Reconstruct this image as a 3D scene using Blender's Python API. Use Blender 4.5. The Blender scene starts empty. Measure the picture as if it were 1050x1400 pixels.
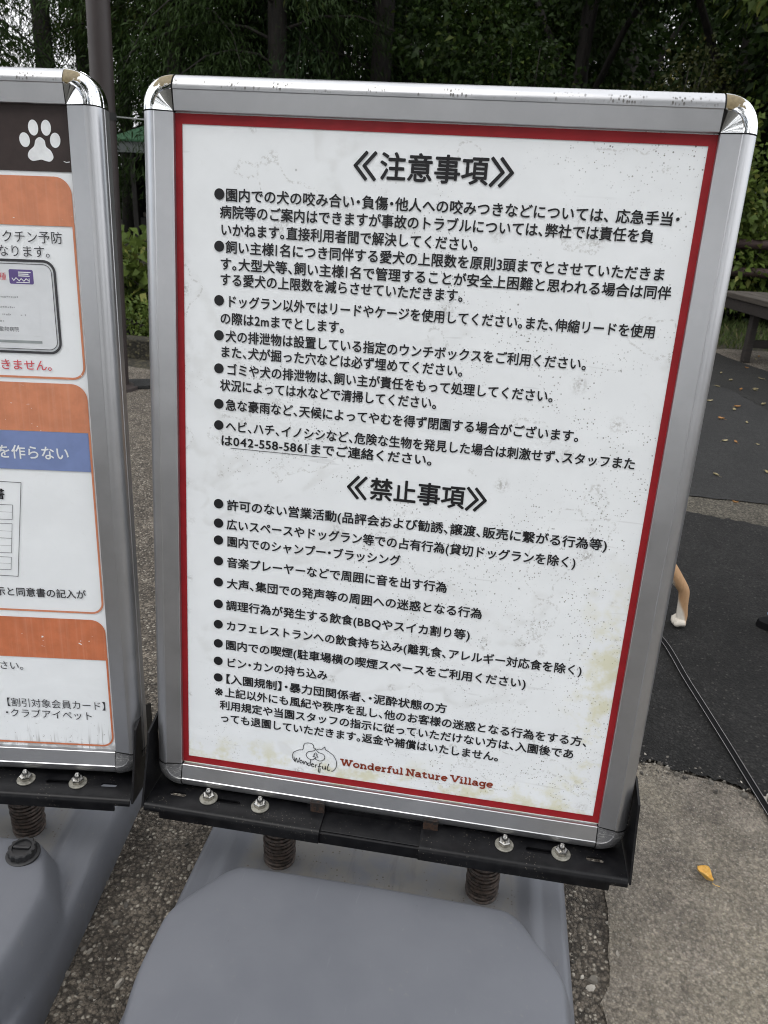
import bpy, bmesh, math, random
import numpy as np
from mathutils import Matrix, Vector, Euler
random.seed(7); RNG = np.random.default_rng(7)
SC = bpy.context.scene
COL = SC.collection
PI = math.pi

# ------------------------------------------------------------------ camera
cam_d = bpy.data.cameras.new("camera"); cam = bpy.data.objects.new("camera", cam_d); COL.objects.link(cam)
cx = Vector((0.98698, 0.15287, 0.04962)); cy = -Vector((0.10476, -0.37272, -0.92201)); cx.normalize()
cz = cx.cross(cy).normalized(); cy = cz.cross(cx)
cam.matrix_world = Matrix(((cx.x, cy.x, cz.x, 0.0860), (cx.y, cy.y, cz.y, -0.8360), (cx.z, cy.z, cz.z, 0.9530), (0, 0, 0, 1)))
cam_d.sensor_fit = 'HORIZONTAL'; cam_d.sensor_width = 36.0; cam_d.lens = 35.21
cam_d.clip_start = 0.02; cam_d.clip_end = 600
cam_d.dof.use_dof = True; cam_d.dof.focus_distance = 0.93; cam_d.dof.aperture_fstop = 20.0
SC.camera = cam

# ------------------------------------------------------------------ sky, sun, exposure
SUN_EL, SUN_AZ = math.radians(60), math.radians(215)       # azimuth clockwise from +Y (north)
w = bpy.data.worlds.new("World"); SC.world = w; w.use_nodes = True
nt = w.node_tree; nt.nodes.clear()
wo = nt.nodes.new('ShaderNodeOutputWorld'); bg = nt.nodes.new('ShaderNodeBackground')
sky = nt.nodes.new('ShaderNodeTexSky'); sky.sky_type = 'NISHITA'; sky.sun_disc = False
sky.sun_elevation = SUN_EL; sky.sun_rotation = SUN_AZ
tc = nt.nodes.new('ShaderNodeTexCoord'); nz = nt.nodes.new('ShaderNodeTexNoise')
nz.inputs['Scale'].default_value = 3.2; nz.inputs['Detail'].default_value = 6
nt.links.new(tc.outputs['Generated'], nz.inputs['Vector'])
rp = nt.nodes.new('ShaderNodeValToRGB'); rp.color_ramp.elements[0].position = 0.30; rp.color_ramp.elements[1].position = 0.46
nt.links.new(nz.outputs['Fac'], rp.inputs['Fac'])
mx = nt.nodes.new('ShaderNodeMix'); mx.data_type = 'RGBA'
nt.links.new(rp.outputs['Color'], mx.inputs[0]); nt.links.new(sky.outputs['Color'], mx.inputs[6])
mx.inputs[7].default_value = (9.6, 9.7, 9.9, 1)              # bright cloud layer
nt.links.new(mx.outputs[2], bg.inputs['Color']); bg.inputs['Strength'].default_value = 0.12
nt.links.new(bg.outputs[0], wo.inputs['Surface'])
sd = bpy.data.lights.new("sun", 'SUN'); sd.energy = 0.9; sd.angle = math.radians(35); sd.color = (1, 0.97, 0.93)
so = bpy.data.objects.new("sun", sd); COL.objects.link(so)
sdir = Vector((math.sin(SUN_AZ) * math.cos(SUN_EL), math.cos(SUN_AZ) * math.cos(SUN_EL), math.sin(SUN_EL)))
so.rotation_euler = sdir.to_track_quat('Z', 'Y').to_euler()
SC.view_settings.view_transform = 'Standard'; SC.view_settings.look = 'None'
SC.view_settings.exposure = 0.72; SC.view_settings.gamma = 1.0
SC.cycles.filter_width = 1.05; SC.cycles.max_bounces = 6; SC.cycles.transparent_max_bounces = 6

# ------------------------------------------------------------------ helpers
def thing(name, label, cat, loc=(0, 0, 0), rotz=0, group=None):
    o = bpy.data.objects.new(name, None); COL.objects.link(o)
    o.location = loc; o.rotation_euler = (0, 0, rotz); o.empty_display_size = 0.1
    o['label'] = label; o['category'] = cat
    if group: o['group'] = group
    return o
def tag(o, label, cat, group=None):
    o['label'] = label; o['category'] = cat
    if group: o['group'] = group
    return o
def mesh_of(name, V, F, smooth=False):
    me = bpy.data.meshes.new(name); me.from_pydata([tuple(v) for v in V], [], [tuple(f) for f in F]); me.update()
    if smooth: me.polygons.foreach_set('use_smooth', [True] * len(me.polygons))
    return me
def quads_mesh(name, Q):
    """Q: (n,4,3) array of separate quads"""
    n = len(Q); me = bpy.data.meshes.new(name)
    me.vertices.add(4 * n); me.vertices.foreach_set('co', Q.reshape(-1).astype(np.float32))
    me.loops.add(4 * n); me.loops.foreach_set('vertex_index', np.arange(4 * n, dtype=np.int32))
    me.polygons.add(n); me.polygons.foreach_set('loop_start', np.arange(0, 4 * n, 4, dtype=np.int32))
    me.polygons.foreach_set('loop_total', np.full(n, 4, dtype=np.int32)); me.update(calc_edges=True); me.validate()
    return me
def link(name, me, mat, parent=None, M=None, mats=None):
    o = bpy.data.objects.new(name, me); COL.objects.link(o)
    if not me.materials:
        for m in (mats or [mat]): me.materials.append(m)
    if parent is not None: o.parent = parent
    if M is not None: o.matrix_local = M
    return o
def bm_mesh(name, bm, smooth=False, angle=None):
    me = bpy.data.meshes.new(name); bmesh.ops.recalc_face_normals(bm, faces=bm.faces); bm.to_mesh(me); bm.free()
    if smooth:
        me.polygons.foreach_set('use_smooth', [True] * len(me.polygons))
        if angle: me.set_sharp_from_angle(angle=math.radians(angle))
    return me
def bm_box(bm, x0, x1, y0, y1, z0, z1, bev=0.0, seg=2):
    r = bmesh.ops.create_cube(bm, size=1); vs = r['verts']
    bmesh.ops.scale(bm, vec=(x1 - x0, y1 - y0, z1 - z0), verts=vs)
    bmesh.ops.translate(bm, vec=((x0 + x1) / 2, (y0 + y1) / 2, (z0 + z1) / 2), verts=vs)
    if bev:
        es = {e for v in vs for e in v.link_edges}
        bmesh.ops.bevel(bm, geom=list(es), offset=bev, segments=seg, affect='EDGES', profile=0.5)
def tube(pts, rad, n=8, close=True):
    """swept tube, rad scalar or list; returns V,F"""
    P = [Vector(p) for p in pts]; V = []; F = []
    if not hasattr(rad, '__len__'): rad = [rad] * len(P)
    up = None
    for i, p in enumerate(P):
        t = (P[min(i + 1, len(P) - 1)] - P[max(i - 1, 0)]).normalized()
        if up is None: up = t.orthogonal().normalized()
        up = (up - t * up.dot(t)).normalized(); s = t.cross(up)
        for k in range(n):
            a = 2 * PI * k / n; V.append(p + (up * math.cos(a) + s * math.sin(a)) * rad[i])
    for i in range(len(P) - 1):
        for k in range(n):
            F.append((i * n + k, i * n + (k + 1) % n, (i + 1) * n + (k + 1) % n, (i + 1) * n + k))
    if close:
        F.append(tuple(range(n))[::-1]); F.append(tuple(range((len(P) - 1) * n, len(P) * n)))
    return V, F
def merge(parts):
    V = []; F = []
    for v, f in parts:
        b = len(V); V += list(v); F += [tuple(i + b for i in q) for q in f]
    return V, F
def boolean_cut(me, cutters):
    """returns me minus the cutter meshes (solid holes)"""
    o = bpy.data.objects.new('tmp_a', me); COL.objects.link(o)
    c = bpy.data.objects.new('tmp_b', cutters); COL.objects.link(c)
    md = o.modifiers.new('b', 'BOOLEAN'); md.operation = 'DIFFERENCE'; md.object = c; md.solver = 'EXACT'
    dg = bpy.context.evaluated_depsgraph_get(); dg.update()
    r = bpy.data.meshes.new_from_object(o.evaluated_get(dg)); r.name = me.name
    bpy.data.objects.remove(o); bpy.data.objects.remove(c)
    return r

# ------------------------------------------------------------------ material helpers
class NT:
    def __init__(s, name):
        s.m = bpy.data.materials.new(name); s.m.use_nodes = True; s.t = s.m.node_tree
        s.p = s.t.nodes['Principled BSDF']; s.out = s.t.nodes['Material Output']
    def n(s, typ, **kw):
        x = s.t.nodes.new(typ)
        for k, v in kw.items(): setattr(x, k, v)
        return x
    def l(s, a, b): s.t.links.new(a, b)
    def setv(s, sock, v):
        if hasattr(v, 'is_output'): s.l(v, sock)
        elif isinstance(v, (int, float)): sock.default_value = v
        else: sock.default_value = tuple(v) + ((1,) if len(v) == 3 and len(sock.default_value) == 4 else ())
    def coord(s, kind='Object', scale=None):
        c = s.n('ShaderNodeTexCoord').outputs[kind]
        if scale is None: return c
        mp = s.n('ShaderNodeMapping'); mp.inputs['Scale'].default_value = scale; s.l(c, mp.inputs['Vector']); return mp.outputs[0]
    def noise(s, vec, scale, detail=4, rough=0.5, dist=0.0, out='Fac'):
        x = s.n('ShaderNodeTexNoise'); s.l(vec, x.inputs['Vector']); x.inputs['Scale'].default_value = scale
        x.inputs['Detail'].default_value = detail; x.inputs['Roughness'].default_value = rough; x.inputs['Distortion'].default_value = dist
        return x.outputs[out]
    def vor(s, vec, scale, feature='F1', out='Distance', rnd=1.0):
        x = s.n('ShaderNodeTexVoronoi', feature=feature); s.l(vec, x.inputs['Vector']); x.inputs['Scale'].default_value = scale
        x.inputs['Randomness'].default_value = rnd
        return x.outputs[out]
    def math(s, op, a, b=0.0, c=None, clamp=False):
        x = s.n('ShaderNodeMath', operation=op, use_clamp=clamp); s.setv(x.inputs[0], a); s.setv(x.inputs[1], b)
        if c is not None: s.setv(x.inputs[2], c)
        return x.outputs[0]
    def step(s, v, a, b, lo=0.0, hi=1.0):
        x = s.n('ShaderNodeMapRange', interpolation_type='SMOOTHSTEP'); s.setv(x.inputs[0], v)
        x.inputs[1].default_value = a; x.inputs[2].default_value = b; x.inputs[3].default_value = lo; x.inputs[4].default_value = hi
        return x.outputs[0]
    def mix(s, f, a, b, blend='MIX'):
        x = s.n('ShaderNodeMix', data_type='RGBA', blend_type=blend); s.setv(x.inputs[0], f); s.setv(x.inputs[6], a); s.setv(x.inputs[7], b)
        return x.outputs[2]
    def ramp(s, f, stops):
        x = s.n('ShaderNodeValToRGB'); e = x.color_ramp.elements
        while len(e) < len(stops): e.new(0.5)
        for i, (p, c) in enumerate(stops): e[i].position = p; e[i].color = tuple(c) + (1,)
        s.setv(x.inputs[0], f); return x.outputs[0]
    def sep(s, v):
        x = s.n('ShaderNodeSeparateXYZ'); s.l(v, x.inputs[0]); return x.outputs
    def bump(s, h, strength=0.3, dist=0.002, normal=None):
        x = s.n('ShaderNodeBump'); x.inputs['Strength'].default_value = strength; x.inputs['Distance'].default_value = dist
        s.setv(x.inputs['Height'], h)
        if normal is not None: s.l(normal, x.inputs['Normal'])
        s.l(x.outputs[0], s.p.inputs['Normal']); return x.outputs[0]
    def set(s, **kw):
        for k, v in kw.items(): s.setv(s.p.inputs[k.replace('_', ' ')], v)
        return s
def simple(name, col, rough=0.5, metal=0.0, var=0.0, scale=20, **kw):
    t = NT(name)
    if var:
        n = t.noise(t.coord(), scale, 5, 0.6)
        c = t.mix(t.step(n, 0.3, 0.7), [q * (1 - var) for q in col], [min(1, q * (1 + var)) for q in col]); t.set(Base_Color=c)
    else: t.set(Base_Color=col)
    t.set(Roughness=rough, Metallic=metal, **kw); return t.m

# --- aluminium rails
def mat_alu():
    t = NT('anodised_aluminium'); c = t.coord(); x, y, z = t.sep(c)
    n1 = t.noise(t.coord(scale=(6, 6, 6)), 3, 5, 0.6)
    scr = t.noise(t.coord(scale=(1, 1, 40)), 12, 3, 0.5)
    col = t.mix(t.step(n1, 0.3, 0.7), (0.43, 0.435, 0.45), (0.48, 0.485, 0.50))
    # dirt specks and drip ticks along the upper edge
    spk = t.vor(t.coord(scale=(1, 0.45, 1)), 330)
    clus = t.noise(c, 38, 3, 0.6)
    band = t.math('MULTIPLY', t.step(y, 0.4325, 0.4360), t.step(y, 0.4440, 0.4400))
    sm = t.math('MULTIPLY', t.math('MULTIPLY', t.step(spk, 0.46, 0.28), t.step(clus, 0.46, 0.56)), band)
    col = t.mix(t.math('MULTIPLY', sm, 0.85), col, (0.05, 0.045, 0.035))
    met = t.math('SUBTRACT', 0.88, t.math('MULTIPLY', sm, 0.8))
    t.set(Base_Color=col, Metallic=met, Roughness=t.math('ADD', 0.27, t.math('MULTIPLY', n1, 0.10)))
    t.bump(scr, 0.04, 0.0004)
    return t.m
def mat_chrome():
    t = NT('worn_chrome_plastic'); c = t.coord(); x, y, z = t.sep(c)
    n = t.noise(c, 70, 4, 0.6)
    d = t.math('ADD', t.math('SUBTRACT', y, 0.4335), t.math('MULTIPLY', t.math('SUBTRACT', n, 0.5), 0.024))
    ax = t.math('ABSOLUTE', x)
    worn = t.math('MULTIPLY', t.step(d, 0.0, 0.0015), t.step(t.math('ADD', ax, t.math('MULTIPLY', t.noise(c, 95, 3, 0.6), 0.022)), 0.3155, 0.3135))
    worn = t.math('MULTIPLY', worn, t.step(t.math('ADD', z, t.math('MULTIPLY', n, 0.003)), 0.004, 0.006))
    col = t.mix(worn, (0.86, 0.87, 0.88), t.mix(t.noise(c, 300, 3), (0.09, 0.065, 0.028), (0.27, 0.21, 0.10)))
    t.set(Base_Color=col, Metallic=t.math('SUBTRACT', 1.0, worn), Roughness=t.math('ADD', 0.05, t.math('MULTIPLY', worn, 0.5)))
    t.bump(t.noise(c, 24, 2, 0.4), 0.10, 0.002)
    return t.m
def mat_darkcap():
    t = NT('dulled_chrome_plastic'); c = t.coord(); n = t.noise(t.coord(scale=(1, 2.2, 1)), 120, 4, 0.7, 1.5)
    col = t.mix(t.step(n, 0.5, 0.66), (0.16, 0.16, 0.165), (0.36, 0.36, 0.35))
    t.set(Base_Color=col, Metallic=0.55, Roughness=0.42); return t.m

# --- posters
def mat_poster(main=True):
    t = NT('printed_poster_paper' if main else 'older_poster_paper'); c = t.coord(); x, y, z = t.sep(c)
    big = t.noise(c, 5.5, 4, 0.55); mid = t.noise(c, 17, 4, 0.6)
    col = t.mix(t.step(mid, 0.35, 0.7), (0.825, 0.85, 0.865), (0.855, 0.88, 0.895))
    col = t.mix(t.math('MULTIPLY', t.step(t.noise(c, 30, 5, 0.7, 2.0), 0.58, 0.72), 0.12), col, (0.60, 0.60, 0.58))
    if main:
        # mildew: fine pepper dots gathered in drifts, larger blotches with dark hearts, yellow stains low and to the right
        drift = t.math('MULTIPLY', t.step(t.math('ADD', big, t.math('MULTIPLY', t.math('ADD', x, t.math('MULTIPLY', y, -0.25)), 0.35)), 0.44, 0.58), t.step(t.noise(c, 24, 4, 0.6), 0.43, 0.56))
        def dots(scale, r, share, edge=0.5):
            v = t.n('ShaderNodeTexVoronoi'); t.l(c, v.inputs['Vector']); v.inputs['Scale'].default_value = scale
            rr = t.sep(v.outputs['Color'])
            on = t.step(rr[0], 1 - share, 1 - share + 0.02)
            rad = t.math('MULTIPLY', t.math('ADD', 0.35, rr[1]), r)
            return t.math('MULTIPLY', on, t.step(t.math('DIVIDE', v.outputs['Distance'], rad), 1.0, edge)), rr[2]
        d1, q1 = dots(330, 0.30, 0.60); d2, q2 = dots(190, 0.20, 0.35)
        fine = t.math('MULTIPLY', t.math('MAXIMUM', d1, d2), drift)
        col = t.mix(t.math('MULTIPLY', fine, 0.80), col, (0.10, 0.095, 0.085))
        d3, q3 = dots(75, 0.11, 0.10, 0.3)
        col = t.mix(t.math('MULTIPLY', d3, t.math('MULTIPLY', t.step(mid, 0.36, 0.46), 0.75)), col, (0.09, 0.085, 0.08))
        d4, q4 = dots(26, 0.28, 0.34, 0.0)
        fz = t.step(t.noise(c, 260, 3, 0.7), 0.40, 0.62)
        col = t.mix(t.math('MULTIPLY', t.math('MULTIPLY', d4, fz), 0.60), col, (0.22, 0.20, 0.17))
        halo = t.math('MULTIPLY', t.step(t.math('ABSOLUTE', t.math('SUBTRACT', t.noise(c, 7.5, 3, 0.5), 0.60)), 0.010, 0.002), t.step(fz, 0.3, 0.9))
        col = t.mix(t.math('MULTIPLY', halo, 0.34), col, (0.30, 0.29, 0.26))
        wst = t.noise(c, 4.2, 3, 0.5, 1.2)
        ring = t.math('MULTIPLY', t.step(wst, 0.53, 0.56), t.step(wst, 0.61, 0.565)); ring = t.math('MULTIPLY', ring, t.step(t.noise(c, 40, 3), 0.35, 0.6))
        col = t.mix(t.math('MULTIPLY', ring, 0.16), col, (0.40, 0.39, 0.35))
        scr2 = t.math('MULTIPLY', t.step(t.noise(t.coord(scale=(2.2, 26, 1)), 3.1, 2, 0.4, 1.4), 0.70, 0.735), t.step(big, 0.45, 0.56))
        col = t.mix(t.math('MULTIPLY', scr2, 0.22), col, (0.36, 0.36, 0.36))
        yel = t.math('MULTIPLY', t.math('MAXIMUM', t.math('MULTIPLY', t.step(x, 0.200, 0.262), t.step(y, -0.02, -0.20)), t.step(y, -0.345, -0.395)), t.step(t.noise(c, 21, 4, 0.65), 0.46, 0.66))
        col = t.mix(t.math('MULTIPLY', yel, 0.55), col, (0.60, 0.56, 0.25))
    else:
        thin = t.noise(t.coord(scale=(70, 3, 1)), 3, 4, 0.7); wide = t.noise(t.coord(scale=(9, 2, 1)), 2.2, 4, 0.6)
        grime = t.math('MULTIPLY', t.step(thin, 0.52, 0.66), t.step(t.math('ADD', y, t.math('MULTIPLY', wide, 0.10)), -0.322, -0.352))
        foot = t.math('MULTIPLY', t.step(y, -0.4015, -0.4085), t.step(t.noise(c, 60, 4), 0.36, 0.55))
        spot = t.math('MULTIPLY', t.step(t.noise(c, 130, 4, 0.7), 0.62, 0.70), t.step(y, -0.33, -0.40))
        col = t.mix(t.math('MULTIPLY', t.math('MAXIMUM', t.math('MAXIMUM', grime, foot), spot), 0.55), col, (0.10, 0.072, 0.058))
    # a cover sheet lies over the print: soft gloss with ripples
    t.set(Base_Color=col, Roughness=0.5, Specular_IOR_Level=0.3, Coat_Weight=0.12, Coat_Roughness=0.14)
    rip = t.noise(t.coord(scale=(1, 1.6, 1)), 5.0, 3, 0.5, 0.8)
    b = t.bump(t.math('ADD', rip, t.math('MULTIPLY', t.noise(c, 26, 3, 0.5), 0.12)), 0.35, 0.006)
    t.l(b, t.p.inputs['Coat Normal'])
    return t.m
def ink(name, col, var=0.10, chips=False):
    t = NT(name); c = t.coord(); n = t.noise(c, 45, 4, 0.6)
    k = t.mix(t.step(n, 0.3, 0.7), [q * (1 - var) for q in col], [q * (1 + var) for q in col])
    if chips:
        ch = t.math('MULTIPLY', t.step(t.noise(t.coord(scale=(1, 2.5, 1)), 55, 2, 0.5, 1.5), 0.745, 0.76), 0.9)
        st = t.noise(t.coord(scale=(160, 2, 1)), 1.5, 3, 0.6)
        k = t.mix(t.math('MULTIPLY', t.step(st, 0.45, 0.75), 0.09), k, (0.8, 0.62, 0.5))
        k = t.mix(ch, k, (0.82, 0.82, 0.80))
    t.set(Base_Color=k, Roughness=0.5, Specular_IOR_Level=0.25, Coat_Weight=0.12, Coat_Roughness=0.14)
    rip = t.noise(t.coord(scale=(1, 1.6, 1)), 5.0, 3, 0.5, 0.8)
    b = t.bump(t.math('ADD', rip, t.math('MULTIPLY', t.noise(c, 26, 3, 0.5), 0.12)), 0.35, 0.006); t.l(b, t.p.inputs['Coat Normal'])
    return t.m
# --- stand parts
def mat_blacksteel():
    t = NT('black_painted_steel'); c = t.coord(); x, y, z = t.sep(c)
    n = t.noise(c, 55, 5, 0.65); sp = t.vor(c, 260)
    col = t.mix(t.step(n, 0.35, 0.7), (0.004, 0.004, 0.005), (0.009, 0.009, 0.010))
    dust = t.math('MULTIPLY', t.step(sp, 0.22, 0.10), t.step(t.noise(c, 30, 3), 0.5, 0.62))
    col = t.mix(t.math('MULTIPLY', dust, 0.6), col, (0.16, 0.145, 0.12))
    t.set(Base_Color=col, Roughness=t.math('ADD', 0.25, t.math('MULTIPLY', n, 0.25)), Specular_IOR_Level=0.22)
    t.bump(n, 0.12, 0.001); return t.m
def mat_rusty():
    t = NT('rusted_black_steel'); c = t.coord(); n = t.noise(c, 120, 5, 0.7)
    col = t.mix(t.step(n, 0.42, 0.58), (0.007, 0.006, 0.006), (0.045, 0.022, 0.012))
    t.set(Base_Color=col, Roughness=0.75); t.bump(n, 0.5, 0.001); return t.m
def mat_spring():
    t = NT('rust_brown_spring_steel'); c = t.coord(); n = t.noise(c, 140, 5, 0.7)
    col = t.mix(t.step(n, 0.35, 0.65), (0.030, 0.024, 0.021), (0.095, 0.070, 0.058))
    t.set(Base_Color=col, Roughness=0.55, Metallic=0.3); t.bump(n, 0.3, 0.0006); return t.m
def mat_base():
    t = NT('grey_moulded_plastic'); c = t.coord(); x, y, z = t.sep(c)
    n = t.noise(c, 6, 5, 0.6); g = t.noise(c, 420, 2, 0.5)
    col = t.mix(t.step(n, 0.3, 0.7), (0.112, 0.118, 0.135), (0.132, 0.138, 0.155))
    # dirt washed into the trough round the springs, specks of grit
    tr = t.math('MULTIPLY', t.step(z, 0.068, 0.059), t.math('MULTIPLY', t.step(y, -0.118, -0.104), t.step(t.math('ABSOLUTE', x), 0.205, 0.185)))
    silt = t.math('MULTIPLY', tr, t.step(t.noise(c, 16, 5, 0.65), 0.32, 0.62))
    col = t.mix(t.math('MULTIPLY', silt, 0.6), col, (0.17, 0.155, 0.125))
    v = t.n('ShaderNodeTexVoronoi'); t.l(c, v.inputs['Vector']); v.inputs['Scale'].default_value = 210
    rr = t.sep(v.outputs['Color'])
    grit = t.math('MULTIPLY', t.step(v.outputs['Distance'], 0.34, 0.2), t.step(rr[0], 0.50, 0.54))
    gm = t.math('MULTIPLY', grit, t.math('MULTIPLY', tr, t.step(t.noise(c, 24, 4, 0.6), 0.47, 0.56)))
    col = t.mix(t.math('MULTIPLY', gm, 0.85), col, (0.07, 0.055, 0.035))
    v2 = t.n('ShaderNodeTexVoronoi'); t.l(c, v2.inputs['Vector']); v2.inputs['Scale'].default_value = 46
    r2 = t.sep(v2.outputs['Color'])
    few = t.math('MULTIPLY', t.step(v2.outputs['Distance'], 0.055, 0.03), t.step(r2[0], 0.84, 0.86))
    col = t.mix(t.math('MULTIPLY', few, 0.7), col, (0.06, 0.06, 0.06))
    sc = t.step(t.noise(t.coord(scale=(14, 1.5, 1)), 9, 2, 0.3, 1.0), 0.735, 0.76)
    col = t.mix(t.math('MULTIPLY', sc, 0.05), col, (0.4, 0.4, 0.42))
    mud = t.math('MULTIPLY', t.step(t.noise(c, 95, 4, 0.7), 0.60, 0.70), t.step(t.noise(c, 5, 4, 0.6), 0.50, 0.68))
    col = t.mix(t.math('MULTIPLY', mud, 0.35), col, (0.20, 0.19, 0.17))
    run = t.math('MULTIPLY', t.step(t.noise(t.coord(scale=(10, 1.3, 1)), 7, 4, 0.6, 0.6), 0.56, 0.72), t.step(z, 0.115, 0.09))
    col = t.mix(t.math('MULTIPLY', run, 0.30), col, (0.06, 0.06, 0.062))
    rimd = t.math('MULTIPLY', t.step(z, 0.030, 0.0), t.step(t.noise(c, 60, 4), 0.35, 0.65))
    col = t.mix(t.math('MULTIPLY', rimd, 0.5), col, (0.09, 0.085, 0.075))
    t.set(Base_Color=col, Roughness=t.math('ADD', 0.44, t.math('MULTIPLY', n, 0.16)), Specular_IOR_Level=0.42)
    t.bump(t.math('ADD', t.math('MULTIPLY', g, 0.12), n), 0.10, 0.002); return t.m
# --- ground
def mat_asphalt(name, dark, light, stone, stone_share, scale, patchy, bstr=0.9, moss=False, dust=None, smooth=0.0):
    t = NT(name); c = t.coord()
    wv = t.n('ShaderNodeVectorMath', operation='ADD'); t.l(c, wv.inputs[0])
    nn = t.n('ShaderNodeTexNoise'); t.l(c, nn.inputs['Vector']); nn.inputs['Scale'].default_value = scale * 0.7; nn.inputs['Detail'].default_value = 3
    vs = t.n('ShaderNodeVectorMath', operation='SCALE'); t.l(nn.outputs['Color'], vs.inputs[0]); vs.inputs['Scale'].default_value = 0.7 / scale
    t.l(vs.outputs[0], wv.inputs[1]); cc = wv.outputs[0]
    big = t.noise(c, 1.7, 5, 0.6); med = t.noise(c, 14, 5, 0.65); fine = t.noise(c, 260, 4, 0.7)
    v = t.n('ShaderNodeTexVoronoi'); t.l(cc, v.inputs['Vector']); v.inputs['Scale'].default_value = scale
    rc = t.sep(v.outputs['Color']); dist = v.outputs['Distance']
    v2 = t.n('ShaderNodeTexVoronoi'); t.l(cc, v2.inputs['Vector']); v2.inputs['Scale'].default_value = scale * 2.6
    rc2 = t.sep(v2.outputs['Color'])
    col = t.mix(t.step(t.math('ADD', t.math('MULTIPLY', big, patchy), t.math('MULTIPLY', med, 1 - patchy)), 0.36, 0.64), dark, light)
    if dust is not None: col = t.mix(t.math('MULTIPLY', t.step(t.noise(c, 2.6, 5, 0.65), 0.42, 0.66), 0.6), col, dust)
    col = t.mix(0.6, col, t.mix(rc[1], (0.5, 0.48, 0.47), (1.45, 1.42, 1.38)), 'MULTIPLY')
    col = t.mix(t.math('MULTIPLY', t.step(fine, 0.3, 0.75), 0.5), col, t.mix(0.0, (1.8, 1.75, 1.7), (1, 1, 1)), 'MULTIPLY')
    body = t.step(dist, 0.52, 0.32)
    st = t.math('MULTIPLY', t.step(rc[0], 1 - stone_share, 1 - stone_share + 0.03), body)
    col = t.mix(t.math('MULTIPLY', st, 0.85), col, t.mix(rc[2], [q * 0.55 for q in stone], stone))
    st2 = t.math('MULTIPLY', t.step(rc2[0], 1 - stone_share * 0.8, 1 - stone_share * 0.8 + 0.03), t.step(v2.outputs['Distance'], 0.5, 0.3))
    col = t.mix(t.math('MULTIPLY', st2, 0.65), col, t.mix(rc2[2], [q * 0.5 for q in stone], stone))
    mot = t.noise(c, scale * 0.42, 5, 0.75)
    col = t.mix(0.7, col, t.mix(t.step(mot, 0.34, 0.66), (0.55, 0.54, 0.53), (1.35, 1.34, 1.32)), 'MULTIPLY')
    gap = t.math('MULTIPLY', t.step(dist, 0.44, 0.72), 0.75 * (1 - smooth))
    col = t.mix(gap, col, [q * 0.25 for q in dark])
    if moss:
        ms = t.math('MULTIPLY', t.step(t.noise(c, 2.2, 5, 0.7), 0.55, 0.68), t.step(med, 0.4, 0.6))
        col = t.mix(t.math('MULTIPLY', ms, 0.5), col, (0.05, 0.055, 0.02))
    t.set(Base_Color=col, Roughness=0.86, Specular_IOR_Level=0.35)
    h = t.math('ADD', t.math('MULTIPLY', t.step(dist, 0.7, 0.1), 1.0), t.math('ADD', t.math('MULTIPLY', fine, 0.35), t.math('MULTIPLY', t.step(v2.outputs['Distance'], 0.7, 0.1), 0.5)))
    t.bump(h, bstr, 0.004); return t.m
# --- foliage and bark
def mat_leaf(name, a, b, c3=None, rough=0.55, share=0.12):
    t = NT(name); g = t.n('ShaderNodeNewGeometry')
    r = g.outputs['Random Per Island']; n = t.noise(t.coord(), 1.3, 4, 0.6)
    col = t.mix(t.math('ADD', t.math('MULTIPLY', r, 0.6), t.math('MULTIPLY', t.step(n, 0.3, 0.7), 0.4)), a, b)
    if c3: col = t.mix(t.step(t.math('FRACT', t.math('MULTIPLY', r, 7.3)), 1 - share, 1 - share + 0.02), col, c3)
    t.set(Base_Color=col, Roughness=rough, Specular_IOR_Level=0.12)
    tr = t.n('ShaderNodeBsdfTranslucent'); t.setv(tr.inputs['Color'], t.mix(0.5, col, [q * 1.3 for q in b]))
    ms = t.n('ShaderNodeMixShader'); ms.inputs[0].default_value = 0.22
    t.l(t.p.outputs[0], ms.inputs[1]); t.l(tr.outputs[0], ms.inputs[2]); t.l(ms.outputs[0], t.out.inputs['Surface'])
    return t.m
def mat_bark(name, a, b):
    t = NT(name); n = t.noise(t.coord(scale=(9, 9, 1.2)), 3, 6, 0.7, 0.6)
    t.set(Base_Color=t.mix(t.step(n, 0.35, 0.65), a, b), Roughness=0.9); t.bump(n, 0.8, 0.02); return t.m
def mat_wood(name, a, b, sc=(2, 30, 30)):
    t = NT(name); n = t.noise(t.coord(scale=sc), 2, 6, 0.7, 0.8)
    t.set(Base_Color=t.mix(t.step(n, 0.3, 0.7), a, b), Roughness=0.8); t.bump(n, 0.5, 0.004); return t.m

ALU = mat_alu(); CHROME = mat_chrome(); DARKCAP = mat_darkcap(); BLACK = mat_blacksteel(); RUSTY = mat_rusty(); SPRING = mat_spring()
BASE = mat_base(); PAPER = mat_poster(True); PAPER2 = mat_poster(False)
INK = ink('black_print', (0.014, 0.014, 0.016)); RED = ink('red_print', (0.29, 0.011, 0.016)); FOOT = ink('brick_red_print', (0.26, 0.045, 0.02))
ORANGE = ink('faded_orange_print', (0.62, 0.24, 0.13), 0.08, True); ORANGE2 = ink('orange_print', (0.56, 0.175, 0.08), 0.08, True)
BROWN = ink('dark_brown_print', (0.040, 0.028, 0.026), 0.15); BLUE = ink('faded_blue_print', (0.19, 0.25, 0.46), 0.06)
PINK = ink('pinkish_red_print', (0.60, 0.10, 0.12)); GREYINK = ink('grey_print', (0.09, 0.09, 0.10)); LGREY = ink('pale_grey_print', (0.50, 0.52, 0.54))
WHITE = ink('white_print', (0.80, 0.82, 0.83)); PURPLE = ink('purple_print', (0.13, 0.09, 0.26)); CARDPAPER = ink('pale_card_print', (0.70, 0.72, 0.74), 0.03)
CHARCOAL = ink('charcoal_print', (0.045, 0.045, 0.05))
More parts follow.
